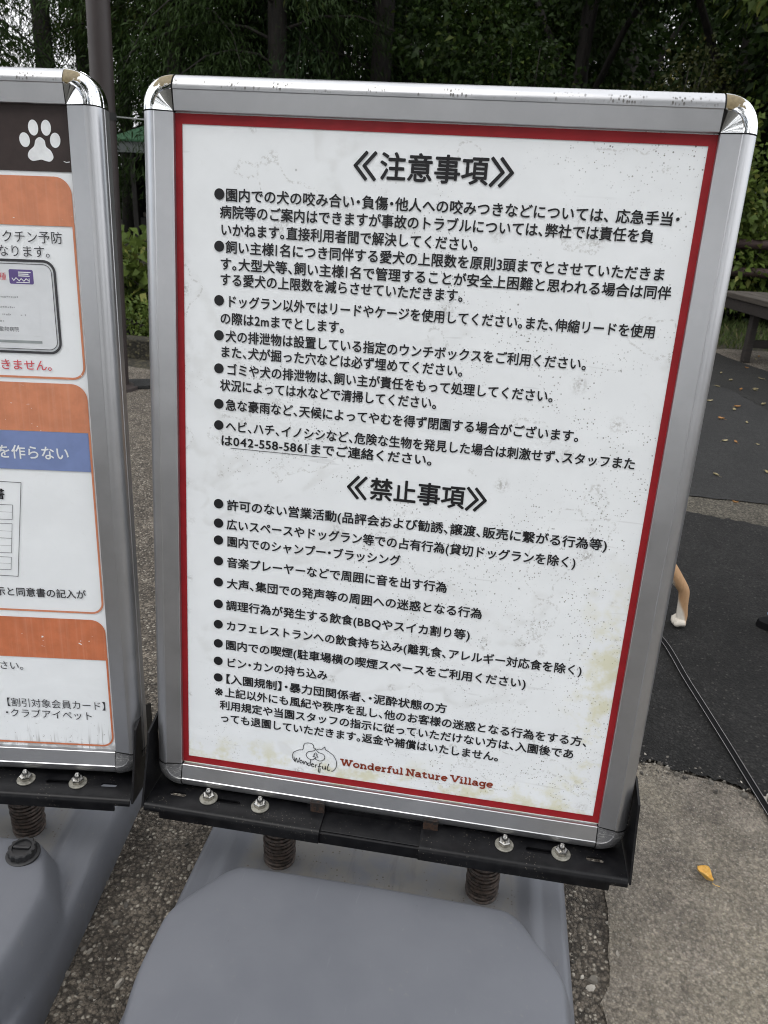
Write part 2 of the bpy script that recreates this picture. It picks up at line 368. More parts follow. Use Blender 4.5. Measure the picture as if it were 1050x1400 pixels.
STEEL = simple('bright_zinc_steel', (0.40, 0.39, 0.37), 0.22, 1.0, 0.15, 300); WASHER = simple('dull_zinc_washer', (0.27, 0.26, 0.225), 0.5, 0.4, 0.35, 160)
BLACKPL = simple('black_rubbery_plastic', (0.014, 0.014, 0.015), 0.5, 0, 0.3, 90); GAP = simple('dark_gap_filler', (0.012, 0.012, 0.012), 0.7)
BACKB = simple('grey_backing_sheet', (0.35, 0.35, 0.36), 0.6, 0, 0.1)

# ------------------------------------------------------------------ glyphs and lettering
_gc = {}; _tcu = bpy.data.curves.new('glyph_tmp', 'FONT'); _tob = bpy.data.objects.new('glyph_tmp', _tcu); COL.objects.link(_tob)
HALF = set('、。'); 
def glyph(ch, off):
    k = (ch, off)
    if k in _gc: return _gc[k]
    if ch == ' ': r = (np.zeros((0, 2)), [], 0.35)
    elif ch == '1' : r = (np.array([(0.14, -0.03), (0.14 + 0.080, -0.03), (0.14 + 0.080, 0.73), (0.14, 0.73)]), [(0, 1, 2, 3)], 0.42)
    elif ch in '≪≫':
        V = []; F = []
        for i in range(2):
            x0 = 0.10 + 0.33 * i; pts = [(x0 + 0.40, 0.80), (x0, 0.36), (x0 + 0.40, -0.08)]
            if ch == '≫': pts = [(0.93 - a, b) for a, b in pts]
            for (a, b), (c, d) in zip(pts, pts[1:]):
                L = math.hypot(c - a, d - b); nx, ny = -(d - b) / L * 0.042, (c - a) / L * 0.042; ex, ey = (c - a) / L * 0.03, (d - b) / L * 0.03
                q = len(V); V += [(a - ex + nx, b - ey + ny), (a - ex - nx, b - ey - ny), (c + ex - nx, d + ey - ny), (c + ex + nx, d + ey + ny)]; F.append((q, q + 1, q + 2, q + 3))
        r = (np.array(V), F, 1.0)
    else:
        _tcu.body = ch; _tcu.resolution_u = 3
        dg = bpy.context.evaluated_depsgraph_get(); dg.update(); e = _tob.evaluated_get(dg); m = e.to_mesh()
        V = np.array([(v.co.x, v.co.y) for v in m.vertices]).reshape(-1, 2); F = [tuple(p.vertices) for p in m.polygons]; e.to_mesh_clear()
        if ord(ch) < 128:
            V = V - np.array([V[:, 0].min() - 0.06, 0]); adv = V[:, 0].max() + 0.06
        elif ch in HALF: adv = 0.5
        elif ch == '・': V = V - np.array([0.25, 0]); adv = 0.5
        elif ch == '【': V = V - np.array([0.5, 0]); adv = 0.5
        elif ch == '】': adv = 0.5
        elif ch in '●※': V = V - np.array([V[:, 0].min() - 0.08, 0]); V = (V - [0, .36]) * ([1.35, 1.35] if ch == '※' else [1, 1]) + [0, .36]; adv = 1.0
        else: adv = 1.0
        r = (V, F, adv)
    _gc[k] = r; return r
def line_geo(s, x0, x1, yc, em, off=0.016, z=0.0):
    """one line of print in mm; stretched so that it runs from x0 to x1; x1 None = natural width"""
    gs = [glyph(c, off) for c in s]; W = sum(g[2] for g in gs)
    sx = em if x1 is None else (x1 - x0) / W
    V = []; F = []; x = 0.0; dirs = [(0, 0)] + ([(off * math.cos(PI * k / 3 + .5), off * math.sin(PI * k / 3 + .5)) for k in range(6)] if off else [])
    for g in gs:
        for q, (du, dv) in enumerate(dirs):
            b = len(V)
            for a, c in g[0]: V.append(((x0 + (x + a + du) * sx) / 1000, (yc + (c - 0.36 + dv) * em) / 1000, z + q * 1.2e-5))
            F += [tuple(i + b for i in f) for f in g[1]]
        x += g[2]
    return V, F
def disc_geo(x, y, rx, ry=None, z=0.0, n=28, rot=0.0):
    ry = ry or rx; V = []
    for k in range(n):
        a = 2 * PI * k / n; p, q = rx * math.cos(a), ry * math.sin(a)
        V.append(((x + p * math.cos(rot) - q * math.sin(rot)) / 1000, (y + p * math.sin(rot) + q * math.cos(rot)) / 1000, z))
    return V, [tuple(range(n))]
def rect_geo(x0, x1, y0, y1, z=0.0): return [(x0 / 1000, y0 / 1000, z), (x1 / 1000, y0 / 1000, z), (x1 / 1000, y1 / 1000, z), (x0 / 1000, y1 / 1000, z)], [(0, 1, 2, 3)]
def stroke_geo(pts, wd, z=0.0, closed=False):
    """flat ribbon along a polyline (mm) with mitred joins"""
    P = [Vector((p[0], p[1])) for p in pts]; n = len(P); V = []; F = []
    for i in range(n):
        a = P[(i - 1) % n] if (closed or i > 0) else P[i]; b = P[(i + 1) % n] if (closed or i < n - 1) else P[i]
        d1 = (P[i] - a); d2 = (b - P[i]); d1 = d1.normalized() if d1.length > 1e-6 else d2.normalized(); d2 = d2.normalized() if d2.length > 1e-6 else d1
        t = (d1 + d2); t = t.normalized() if t.length > 1e-6 else d1
        nrm = Vector((-t.y, t.x)); k = max(0.5, nrm.dot(Vector((-d1.y, d1.x)))); nrm = nrm * (wd / 2 / k)
        for q in (P[i] + nrm, P[i] - nrm): V.append((q.x / 1000, q.y / 1000, z))
    for i in range(n if closed else n - 1):
        j = (i + 1) % n; F.append((2 * i, 2 * i + 1, 2 * j + 1, 2 * j))
    return V, F
def spline(pts, k=6, closed=False):
    P = [Vector(p) for p in pts]; n = len(P); out = []
    for i in range(n if closed else n - 1):
        g = lambda j: P[j % n] if closed else P[max(0, min(n - 1, j))]
        a, b, c, d = g(i - 1), g(i), g(i + 1), g(i + 2)
        for s in range(k):
            t = s / k; out.append(0.5 * ((2 * b) + (c - a) * t + (2 * a - 5 * b + 4 * c - d) * t * t + (3 * b - a - 3 * c + d) * t ** 3))
    if not closed: out.append(P[-1])
    return out
def round_rect(x0, x1, y0, y1, r, corners='tl tr br bl', n=8):
    pts = []
    for nm, cx_, cy_, a0 in (('tr', x1 - r, y1 - r, 0), ('tl', x0 + r, y1 - r, 90), ('bl', x0 + r, y0 + r, 180), ('br', x1 - r, y0 + r, 270)):
        if nm in corners: pts += [(cx_ + r * math.cos(math.radians(a0 + 90 * k / n)), cy_ + r * math.sin(math.radians(a0 + 90 * k / n))) for k in range(n + 1)]
        else: pts.append({'tr': (x1, y1), 'tl': (x0, y1), 'bl': (x0, y0), 'br': (x1, y0)}[nm])
    return pts
def poly_geo(pts, z=0.0): return [(p[0] / 1000, p[1] / 1000, z) for p in pts], [tuple(range(len(pts)))]

# slab-serif alphabet drawn with strokes (unit: x-height 1, cap 1.42), list of strokes, advance
def _arc(cx_, cy_, rx, ry, a0, a1, n=14): return [(cx_ + rx * math.cos(math.radians(a0 + (a1 - a0) * k / n)), cy_ + ry * math.sin(math.radians(a0 + (a1 - a0) * k / n))) for k in range(n + 1)]
_ser = lambda x, y, w=0.26: [(x - w, y), (x + w, y)]
SLAB = {
 'W': ([[(0.22, 1.4), (0.55, 0.05)], [(0.55, 0.05), (0.9, 1.35)], [(0.9, 1.35), (1.25, 0.05)], [(1.25, 0.05), (1.6, 1.4)], _ser(0.22, 1.36), _ser(1.6, 1.36), _ser(0.9, 1.36, .2)], 1.86),
 'o': ([_arc(0.5, 0.5, 0.36, 0.42, 0, 360, 22)], 1.02),
 'n': ([[(0.26, 0.95), (0.26, 0.0)], _arc(0.54, 0.52, 0.28, 0.36, 170, 0) + [(0.82, 0.0)], [(0.05, .92), (.26, .92)], _ser(0.26, 0.05, .22), _ser(0.82, 0.05, .22)], 1.1),
 'd': ([_arc(0.46, 0.48, 0.32, 0.40, 0, 360, 22), [(0.8, 1.42), (0.8, 0.0)], [(0.58, 1.38), (0.8, 1.38)], [(0.8, .05), (1.0, .05)]], 1.08),
 'e': ([[(0.12, 0.52), (0.84, 0.52)] , _arc(0.48, 0.5, 0.36, 0.42, 0, 320, 22)], 0.96),
 'r': ([[(0.28, 0.95), (0.28, 0.0)], _arc(0.58, 0.5, 0.30, 0.36, 170, 60), [(0.06, .92), (.28, .92)], _ser(0.3, 0.05, .26)], 0.84),
 'f': ([[(0.3, 0.0), (0.3, 1.05)] + _arc(0.58, 1.08, 0.28, 0.28, 180, 60), [(0.04, .90), (.62, .90)], _ser(0.3, 0.05, .25)], 0.72),
 'u': ([[(0.24, 0.95), (0.24, 0.4)] + _arc(0.5, 0.4, 0.26, 0.34, 180, 340), [(0.8, 0.95), (0.8, 0.0)], [(0.04, .92), (.24, .92)], [(.6, .92), (.8, .92)], [(.8, .05), (1.0, .05)]], 1.08),
 'l': ([[(0.28, 1.42), (0.28, 0.0)], [(0.06, 1.38), (.28, 1.38)], _ser(0.28, 0.05, .25)], 0.58),
 'N': ([[(0.25, 0), (0.25, 1.4)], [(0.25, 1.4), (1.0, 0.02)], [(1.0, 0.02), (1.0, 1.4)], _ser(0.22, 0.05), [(0, 1.36), (.3, 1.36)], _ser(1.0, 1.36)], 1.3),
 'a': ([_arc(0.42, 0.28, 0.28, 0.24, 0, 360, 18), [(0.72, 0.0), (0.72, 0.62)] + _arc(0.44, 0.62, 0.28, 0.30, 0, 160), [(.72, .05), (.95, .05)]], 1.0),
 't': ([[(0.32, 1.25), (0.32, 0.3)] + _arc(0.56, 0.3, 0.24, 0.26, 180, 330), [(0.05, .90), (.68, .90)]], 0.82),
 'V': ([[(0.2, 1.4), (0.68, 0.05)], [(0.68, 0.05), (1.15, 1.4)], _ser(0.2, 1.36), _ser(1.15, 1.36)], 1.34),
 'i': ([[(0.28, 0.95), (0.28, 0.0)], [(0.06, .92), (.28, .92)], _ser(0.28, 0.05, .25), [(0.28, 1.2), (0.28, 1.42)]], 0.58),
 'g': ([_arc(0.46, 0.52, 0.32, 0.38, 0, 360, 20), [(0.8, 0.95), (0.8, -0.15)] + _arc(0.48, -0.15, 0.32, 0.25, 0, -150), [(.8, .92), (1.0, .92)]], 1.05),
 ' ': ([], 0.36)}
def slab_line(s, x0, x1, y0, xh, wd, z):
    W = sum(SLAB[c][1] for c in s); sx = (x1 - x0) / W; parts = []; x = 0
    for c in s:
        for st in SLAB[c][0]: parts.append(stroke_geo([(x0 + (x + a) * sx, y0 + b * xh) for a, b in st], wd, z))
        x += SLAB[c][1]
    return merge(parts)

# ------------------------------------------------------------------ sign stand
ZC = 0.62; LEAN = math.radians(6)
def panel_matrix(lean=LEAN, roll=0.0):
    A = Matrix(((1, 0, 0), (0, math.sin(lean), -math.cos(lean)), (0, math.cos(lean), math.sin(lean)))).to_4x4()
    return Matrix.Translation((0, 0, ZC)) @ A @ Matrix.Rotation(roll, 4, 'Z')
# snap-frame section: d outward from the opening edge, h toward the viewer (m)
PROF = [(0.0, -0.002), (0.0, 0.0055), (0.0006, 0.0064), (0.0200, 0.0094), (0.0208, 0.0104)]
for k in range(1, 11):
    a = math.radians(82 - 82 * k / 10 * 1.05); PROF.append((0.0188 + 0.0181 * math.cos(a), -0.0040 + 0.0148 * math.sin(a)))
PROF += [(0.0370, -0.0060), (0.0366, -0.0064), (0.0366, -0.0072), (0.0374, -0.0076), (0.0374, -0.0200), (0.0360, -0.0215), (0.004, -0.0215)]
OX, OY = 0.2850, 0.4120           # half opening
def rail_mesh(name, L):
    """rail along +x from -L to L, section d -> +y"""
    V = []; F = []; n = len(PROF)
    for x in (-L, L):
        for d, h in PROF: V.append((x, d, h))
    for i in range(n): F.append((i, (i + 1) % n, n + (i + 1) % n, n + i))
    F.append(tuple(range(n))[::-1]); F.append(tuple(range(n, 2 * n)))
    me = mesh_of(name, V, F, True); me.set_sharp_from_angle(angle=math.radians(24)); return me
def rail_xf(me, M): me.transform(M); return me
def cap_mesh(name, sx, sy):
    """quarter turn of the rail section about the corner of the opening"""
    V = []; F = []; n = len(PROF); K = 16
    for k in range(K + 1):
        a = PI / 2 * k / K; flat = 1.0 + 0.035 * math.sin(2 * a) ** 2
        for d, h in PROF:
            V.append((sx * (OX + d * flat * math.cos(a) + 0.0), sy * (OY + d * flat * math.sin(a)), h + 0.0012 * min(1, d / 0.02)))
    for k in range(K):
        for i in range(n - 1):
            q = (k * n + i, k * n + i + 1, (k + 1) * n + i + 1, (k + 1) * n + i); F.append(q if sx * sy > 0 else q[::-1])
    me = mesh_of(name, V, F, True)
    bm = bmesh.new(); bm.from_mesh(me); bmesh.ops.remove_doubles(bm, verts=bm.verts, dist=1e-6); bmesh.ops.recalc_face_normals(bm, faces=bm.faces); bm.to_mesh(me); bm.free()
    me.polygons.foreach_set('use_smooth', [True] * len(me.polygons)); me.set_sharp_from_angle(angle=math.radians(30)); return me
GAPW = 0.0013
RAILS = [('frame_rail', rail_xf(rail_mesh('top_rail', OX - GAPW), Matrix.Translation((0, OY, 0)))),
         ('frame_rail', rail_xf(rail_mesh('bottom_rail', OX - GAPW), Matrix.Translation((0, -OY, 0)) @ Matrix.Scale(-1, 4, (0, 1, 0)))),
         ('frame_rail', rail_xf(rail_mesh('right_rail', OY - GAPW), Matrix.Translation((OX, 0, 0)) @ Matrix.Rotation(-PI / 2, 4, 'Z'))),
         ('frame_rail', rail_xf(rail_mesh('left_rail', OY - GAPW), Matrix.Translation((-OX, 0, 0)) @ Matrix.Rotation(PI / 2, 4, 'Z')))]
for _, me in RAILS:
    bm = bmesh.new(); bm.from_mesh(me); bmesh.ops.recalc_face_normals(bm, faces=bm.faces); bm.to_mesh(me); bm.free()
CAPS = [(cap_mesh('corner_cap', sx, sy), sy > 0) for sx in (-1, 1) for sy in (1, -1)]
# dark joint plates that show as the thin line between rail and cap
def joint_mesh(sx, sy):
    parts = []; sec = [(d * 0.985, h - 0.0004) for d, h in PROF]
    if 1:
        if 1:
            for ax in (0, 1):
                V = []; n = len(sec)
                for off in (-GAPW * 1.3, 0.0012):
                    for d, h in sec:
                        V.append((sx * (OX + off), sy * (OY + d), h) if ax == 0 else (sx * (OX + d), sy * (OY + off), h))
                F = [(i, (i + 1) % n, n + (i + 1) % n, n + i) for i in range(n)] + [tuple(range(n))[::-1], tuple(range(n, 2 * n))]
                parts.append((V, F))
    return mesh_of('joint_strip', *merge(parts))
JOINTS = [joint_mesh(sx, sy) for sx in (-1, 1) for sy in (-1, 1)]
bm = bmesh.new(); bm_box(bm, -OX - 0.02, OX + 0.02, -OY - 0.02, OY + 0.02, -0.019, -0.0022); BACK_ME = bm_mesh('back_sheet', bm)

# base: moulded tank as a height field
def sst(x, a, b): t = np.clip((x - a) / (b - a), 0, 1); return t * t * (3 - 2 * t)
def rrect_sd(X, Y, x0, x1, y0, y1, r):
    qx = np.abs(X - (x0 + x1) / 2) - (x1 - x0) / 2 + r; qy = np.abs(Y - (y0 + y1) / 2) - (y1 - y0) / 2 + r
    return np.hypot(np.maximum(qx, 0), np.maximum(qy, 0)) + np.minimum(np.maximum(qx, qy), 0) - r
def base_mesh(w0=0.194, w1=0.058, ya=0.105, yb=0.215, w2=-0.022):
    W = 0.272; y0, y1 = -0.47, 0.115
    xs = np.linspace(-W, W, 190); ys = np.linspace(y0, y1, 200); X, Y = np.meshgrid(xs, ys, indexing='ij')
    flange = 0.046 + 0.022 * sst(-(np.abs(X) - 0.245), -0.012, 0.03) * 1.0
    # trough for the springs
    tr = rrect_sd(X, Y, -0.207, 0.207, -0.175, 0.045, 0.02)
    H = flange + (0.060 - flange) * sst(-tr, -0.010, 0.012)
    back = sst(Y, 0.050, 0.085); H = np.maximum(H, 0.060 + 0.05 * back * sst(-(np.abs(X) - 0.22), -0.02, 0.02))
    # tank outline: half width grows toward the front with an S curve
    hw = w0 + w1 * sst(-Y, ya, yb) + w2 * sst(-Y, 0.26, 0.42)
    sdx = np.abs(X) - hw; sdy = Y + 0.112; R = 0.028
    qx = sdx + R; qy = sdy + R
    sd = np.hypot(np.maximum(qx, 0), np.maximum(qy, 0)) + np.minimum(np.maximum(qx, qy), 0) - R
    inside = -sd
    wall = np.clip((inside + 0.010) / 0.021, 0, 1); wall = np.sin(wall * PI / 2) ** 0.9
    crown = 0.127 + 0.006 * sst(-Y, 0.11, 0.37) - 0.006 * (X / 0.25) ** 2 - 0.010 * np.exp(-np.maximum(inside, 0) / 0.012)
    tank = crown * wall + H * (1 - wall); H = np.where(wall > 0, np.maximum(H, tank), H)
    # rounded outer rim falling to the ground
    rim = -rrect_sd(X, Y, -W, W, y0, y1, 0.035)
    fall = np.clip(rim / 0.016, 0, 1); H = H * np.sqrt(np.maximum(0, 1 - (1 - fall) ** 2))
    H = np.maximum(H, 0.0)
    n, m = X.shape
    # push the grid onto the rounded outline so that the rim stays crisp
    V = np.stack([X, Y, H], -1).reshape(-1, 3); idx = np.arange(n * m).reshape(n, m)
    Fq = np.stack([idx[:-1, :-1], idx[1:, :-1], idx[1:, 1:], idx[:-1, 1:]], -1).reshape(-1, 4)
    keep = (rim.reshape(-1)[Fq] > -0.004).all(1)
    me = mesh_of('base', V.tolist(), Fq[keep].tolist(), True); bm = bmesh.new(); bm.from_mesh(me)
    bmesh.ops.delete(bm, geom=[v for v in bm.verts if not v.link_faces], context='VERTS'); bm.to_mesh(me); bm.free()
    me.polygons.foreach_set('use_smooth', [True] * len(me.polygons)); return me
BASE_ME = base_mesh(); BASE_ME2 = base_mesh(0.218, 0.034, 0.110, 0.205, -0.018)

def slot(bm, x0, x1, y, r, z0, z1):
    V = []; n = 8
    ring = [(x1 + r * math.cos(a), y + r * math.sin(a)) for a in [(-PI / 2 + PI * k / n) for k in range(n + 1)]] + [(x0 + r * math.cos(a), y + r * math.sin(a)) for a in [(PI / 2 + PI * k / n) for k in range(n + 1)]]
    lo = [bm.verts.new((a, b, z0)) for a, b in ring]; hi = [bm.verts.new((a, b, z1)) for a, b in ring]; k = len(ring)
    bm.faces.new(lo[::-1]); bm.faces.new(hi)
    for i in range(k): bm.faces.new((lo[i], lo[(i + 1) % k], hi[(i + 1) % k], hi[i]))
PZ = 0.1725
def bracket_plate_mesh(s):
    """angle plate, side s=-1 left / +1 right: flat top, folded front lip with a rolled bend"""
    xa, xb = (-0.3235, -0.078) if s < 0 else (0.056, 0.3235)
    sec = [(-0.006, 0.0)] ; r = 0.007
    sec = [(0.004, 0.0)] + [(-0.088 + 0.0 - r * math.sin(a), -r + r * math.cos(a)) for a in np.linspace(0, PI / 2, 6)] + [(-0.088 - r, -0.019), (-0.088 - r + 0.003, -0.019)]
    sec += [(-0.088 - (r - 0.003) * math.sin(a), -r + (r - 0.003) * math.cos(a)) for a in np.linspace(PI / 2, 0, 6)] + [(0.004, -0.003)]
    # the lip stops short of the outer end
    V = []; F = []; n = len(sec)
    for x in (xa, xb):
        for y, z in sec: V.append((x, y, PZ + z))
    for i in range(n): F.append((i, (i + 1) % n, n + (i + 1) % n, n + i))
    F.append(tuple(range(n))[::-1]); F.append(tuple(range(n, 2 * n)))
    me = mesh_of('bracket_plate', V, F); bm = bmesh.new(); bm.from_mesh(me); bmesh.ops.recalc_face_normals(bm, faces=bm.faces); bm.to_mesh(me); bm.free()
    c = bmesh.new()
    for x, hw in ((0.285, 0.008), (0.213, 0.014)): slot(c, s * x - hw, s * x + hw, -0.066, 0.0036, PZ - 0.02, PZ + 0.02)
    bm_box(c, *( (xa - 0.01, xa + 0.022) if s < 0 else (xb - 0.022, xb + 0.01)), -0.12, -0.0915, PZ - 0.05, PZ - 0.009)
    cm = bm_mesh('cutter', c); me = boolean_cut(me, cm)
    me.polygons.foreach_set('use_smooth', [True] * len(me.polygons)); me.set_sharp_from_angle(angle=math.radians(35)); return me
PLATES = [bracket_plate_mesh(-1), bracket_plate_mesh(1)]
def upright_mesh(s):
    prof = [(-0.093, PZ - 0.006), (-0.066, PZ + 0.065), (-0.058, PZ + 0.092), (-0.020, PZ + 0.104), (0.006, PZ + 0.09), (0.006, PZ - 0.004), (-0.05, PZ - 0.014)]
    x0, x1 = s * 0.3250, s * 0.3278; V = [(x0, y, z) for y, z in prof] + [(x1, y, z) for y, z in prof]; n = len(prof)
    F = [(i, (i + 1) % n, n + (i + 1) % n, n + i) for i in range(n)] + [tuple(range(n))[::-1], tuple(range(n, 2 * n))]
    bm = bmesh.new(); bm.from_mesh(mesh_of('u', V, F)); bmesh.ops.recalc_face_normals(bm, faces=bm.faces); me = bm_mesh('side_upright', bm)
    c = bmesh.new(); bm_box(c, x0 - 0.02, x0 + 0.02, -0.033, -0.026, PZ + 0.030, PZ + 0.078); return boolean_cut(me, bm_mesh('cutter', c))
UPR = [upright_mesh(-1), upright_mesh(1)]
bm = bmesh.new(); bm_box(bm, -0.255, 0.255, -0.086, -0.002, PZ - 0.0085, PZ - 0.0045, 0.001); bm_box(bm, -0.105, 0.085, -0.0905, -0.0865, PZ - 0.023, PZ - 0.0048, 0.0012)
bm_box(bm, -0.105, 0.085, -0.0505, -0.047, PZ - 0.0044, PZ + 0.004, 0.0008); CHANNEL = bm_mesh('slide_channel', bm)
def clamp_mesh(x):
    bm = bmesh.new(); bm_box(bm, x - 0.010, x + 0.010, -0.0600, -0.0575, PZ - 0.001, PZ + 0.016, 0.0008); bm_box(bm, x - 0.010, x + 0.010, -0.0574, -0.036, PZ + 0.0125, PZ + 0.0158, 0.0008)
    return bm_mesh('clamp_tab', bm)
CLAMPS = [clamp_mesh(-0.088), clamp_mesh(0.068)]
def lathe(prof, n=24, c=(0, 0, 0)):
    V = []; F = []
    for r, z in prof:
        for k in range(n): a = 2 * PI * k / n; V.append((c[0] + r * math.cos(a), c[1] + r * math.sin(a), c[2] + z))
    for i in range(len(prof) - 1):
        for k in range(n): F.append((i * n + k, i * n + (k + 1) % n, (i + 1) * n + (k + 1) % n, (i + 1) * n + k))
    F.append(tuple(range(n))[::-1]); F.append(tuple(range((len(prof) - 1) * n, len(prof) * n))); return V, F
def smooth_mesh(name, VF, ang=35):
    me = mesh_of(name, VF[0], VF[1], True); me.set_sharp_from_angle(angle=math.radians(ang)); return me
STUD = smooth_mesh('bolt', lathe([(0.0041, 0.0), (0.0041, 0.0125), (0.0036, 0.0150), (0.0022, 0.0166), (0.0006, 0.0170)], 14))
WASH = smooth_mesh('washer', lathe([(0.0124, 0.0), (0.0124, 0.0012), (0.0118, 0.0018), (0.0065, 0.0019)], 28))
NUT = smooth_mesh('nut', lathe([(0.0082, 0.0018), (0.0084, 0.0022), (0.0084, 0.0078), (0.0072, 0.0088), (0.0042, 0.0089)], 6), 30)
def spring_mesh():
    pts = []; turns = 17.5; n = 24; z0, z1 = 0.056, PZ - 0.004
    for i in range(int(turns * n) + 1):
        a = 2 * PI * i / n; z = z0 + (z1 - z0) * i / (turns * n); r = 0.0205 + 0.0006 * math.sin(i * 0.37); pts.append((r * math.cos(a), r * math.sin(a), z))
    s = tube(pts, 0.0027, 6); core = lathe([(0.0165, z0 - 0.002), (0.017, z1)], 20)
    return smooth_mesh('spring', merge([s, core]))
SPR = spring_mesh()
def filler_cap_mesh():
    V = []; F = []; n = 48; prof = [(0.0215, 0, 0), (0.0215, 0.003, 0), (0.0185, 0.004, 0), (0.0172, 0.004, 1), (0.0172, 0.0125, 1), (0.0160, 0.0140, 1), (0.0125, 0.0142, 0), (0.0118, 0.0110, 0)]
    for r, z, kn in prof:
        for k in range(n):
            a = 2 * PI * k / n; rr = r * (1 + (0.05 if (k % 4) < 2 else -0.05) * kn); V.append((rr * math.cos(a), rr * math.sin(a), z))
    for i in range(len(prof) - 1):
        for k in range(n): F.append((i * n + k, i * n + (k + 1) % n, (i + 1) * n + (k + 1) % n, (i + 1) * n + k))
    F.append(tuple(range(n))[::-1]); F.append(tuple(range((len(prof) - 1) * n, len(prof) * n)))
    bm = bmesh.new(); bm_box(bm, -0.0112, 0.0112, -0.0022, 0.0022, 0.0105, 0.0150, 0.0008); vb = [tuple(v.co) for v in bm.verts]; fb = [tuple(v.index for v in f.verts) for f in bm.faces] if bm.verts.index_update() is None else []; bm.free()
    return smooth_mesh('filler_cap', merge([(V, F), (vb, fb)]), 30)

def sign_stand(loc, rotz, roll, label, base_me):
    t = thing('sign_stand', label, 'sign', loc, rotz, 'grey sign stands with aluminium poster frames'); PM = panel_matrix(LEAN, roll)
    for nm, me in RAILS: link(nm, me, ALU, t, PM)
    for me, top in CAPS:
        o = link('corner_cap', me, CHROME if top else DARKCAP, t, PM); o['label'] = 'mirror bright worn corner cap' if top else 'dull dark lower corner cap'
    for me in JOINTS: link('joint_strip', me, GAP, t, PM)
    link('back_sheet', BACK_ME, BACKB, t, PM)
    link('base', base_me, BASE, t)
    for me in PLATES: link('bracket_plate', me, BLACK, t)
    for me in UPR: link('side_upright', me, BLACK, t)
    link('slide_channel', CHANNEL, BLACK, t)
    for me in CLAMPS: link('clamp_tab', me, RUSTY, t)
    for x in (-0.241, -0.167, 0.167, 0.241):
        b = link('bolt', STUD, STEEL, t, Matrix.Translation((x, -0.066, PZ + 0.0004)) @ Matrix.Rotation(x * 9, 4, 'Z'))
        link('washer', WASH, WASHER, b); link('nut', NUT, STEEL, b)
    for x in (-0.146, 0.147): link('spring', SPR, SPRING, t, Matrix.Translation((x, -0.044, 0)))
    return t, PM
def poster_mesh(name):
    bm = bmesh.new(); bmesh.ops.create_grid(bm, x_segments=2, y_segments=2, size=1); bmesh.ops.scale(bm, vec=(0.2965, 0.4202, 1), verts=bm.verts)
    bmesh.ops.translate(bm, vec=(0, 0, -0.0004), verts=bm.verts)
    return bm_mesh(name, bm)

# ---- the main notice
MAIN, PM = sign_stand((0, 0, 0), 0.0, 0.0, 'sign stand with a red bordered white notice of black bullet point rules, nearer the middle', BASE_ME)
poster = link('poster', poster_mesh('poster'), PAPER, MAIN, PM)
Z1 = 0.0003
B = [rect_geo(-286.5, 286.5, 400.5, 411, Z1), rect_geo(-286.5, 286.5, -410.2, -400.5, Z1), rect_geo(-286.2, -277, -400.5, 400.5, Z1), rect_geo(277, 286.2, -400.5, 400.5, Z1)]
link('red_border', mesh_of('red_border', *merge(B)), RED, poster)
LINES = [
('H','≪注意事項≫',-85.1,90.1,367.1),
('B','園内での犬の咬み合い・負傷・他人への咬みつきなどについては、 応急手当・',-227.8,263.0,330.5),
('','病院等のご案内はできますが事故のトラブルについては、弊社では責任を負',-234.1,238.7,312.6),
('','いかねます。直接利用者間で解決してください。',-233.6,58.5,293.9),
('B','飼い主様1名につき同伴する愛犬の上限数を原則3頭までとさせていただきま',-227.4,256.6,275.5),
('','す。大型犬等、飼い主様1名で管理することが安全上困難と思われる場合は同伴',-233.9,265.4,257.1),
('','する愛犬の上限数を減らさせていただきます。',-233.9,47.3,240.0),
('B','ドッグラン以外ではリードやケージを使用してください。また、伸縮リードを使用',-226.2,256.0,216.2),
('','の際は2mまでとします。',-233.7,-84.2,196.7),
('B','犬の排泄物は設置している指定のウンチボックスをご利用ください。',-226.9,189.8,176.6),
('','また、犬が掘った穴などは必ず埋めてください。',-233.6,54.8,158.5),
('B','ゴミや犬の排泄物は、飼い主が責任をもって処理してください。',-225.7,158.4,138.2),
('','状況によっては水などで清掃してください。',-233.4,28.3,119.2),
('B','急な豪雨など、天候によってやむを得ず閉園する場合がございます。',-226.4,192.6,96.0),
('B','ヘビ、ハチ、イノシシなど、危険な生物を発見した場合は刺激せず、スタッフまた',-226.2,257.9,70.2),
('','は042-558-5861までご連絡ください。',-232.6,28.9,52.2),
('H','≪禁止事項≫',-73.8,98.8,10.2),
('B','許可のない営業活動(品評会および勧誘、譲渡、販売に繋がる行為等)',-224.0,241.3,-29.4),
('B','広いスペースやドッグラン等での占有行為(貸切ドッグランを除く)',-224.4,208.5,-54.9),
('B','園内でのシャンプー・ブラッシング',-223.7,-0.7,-77.5),
('B','音楽プレーヤーなどで周囲に音を出す行為',-223.8,59.5,-105.7),
('B','大声、集団での発声等の周囲への迷惑となる行為',-223.6,105.7,-134.9),
('B','調理行為が発生する飲食(BBQやスイカ割り等)',-224.5,93.7,-165.5),
('B','カフェレストランへの飲食持ち込み(離乳食、アレルギー対応食を除く)',-224.4,234.9,-194.6),
('B','園内での喫煙(駐車場横の喫煙スペースをご利用ください)',-224.8,169.6,-222.4),
('B','ビン・カンの持ち込み',-224.0,-85.0,-248.1),
('B','【入園規制】・暴力団関係者、・泥酔状態の方',-225.5,74.3,-272.9),
('N','※上記以外にも風紀や秩序を乱し、他のお客様の迷惑となる行為をする方、',-240.8,256.3,-293.5),
('','利用規定や当園スタッフの指示に従っていただけない方は、入園後であ',-232.5,241.4,-313.5),
('','っても退園していただきます。返金や補償はいたしません。',-232.5,148.4,-333.2)]
blocks = []
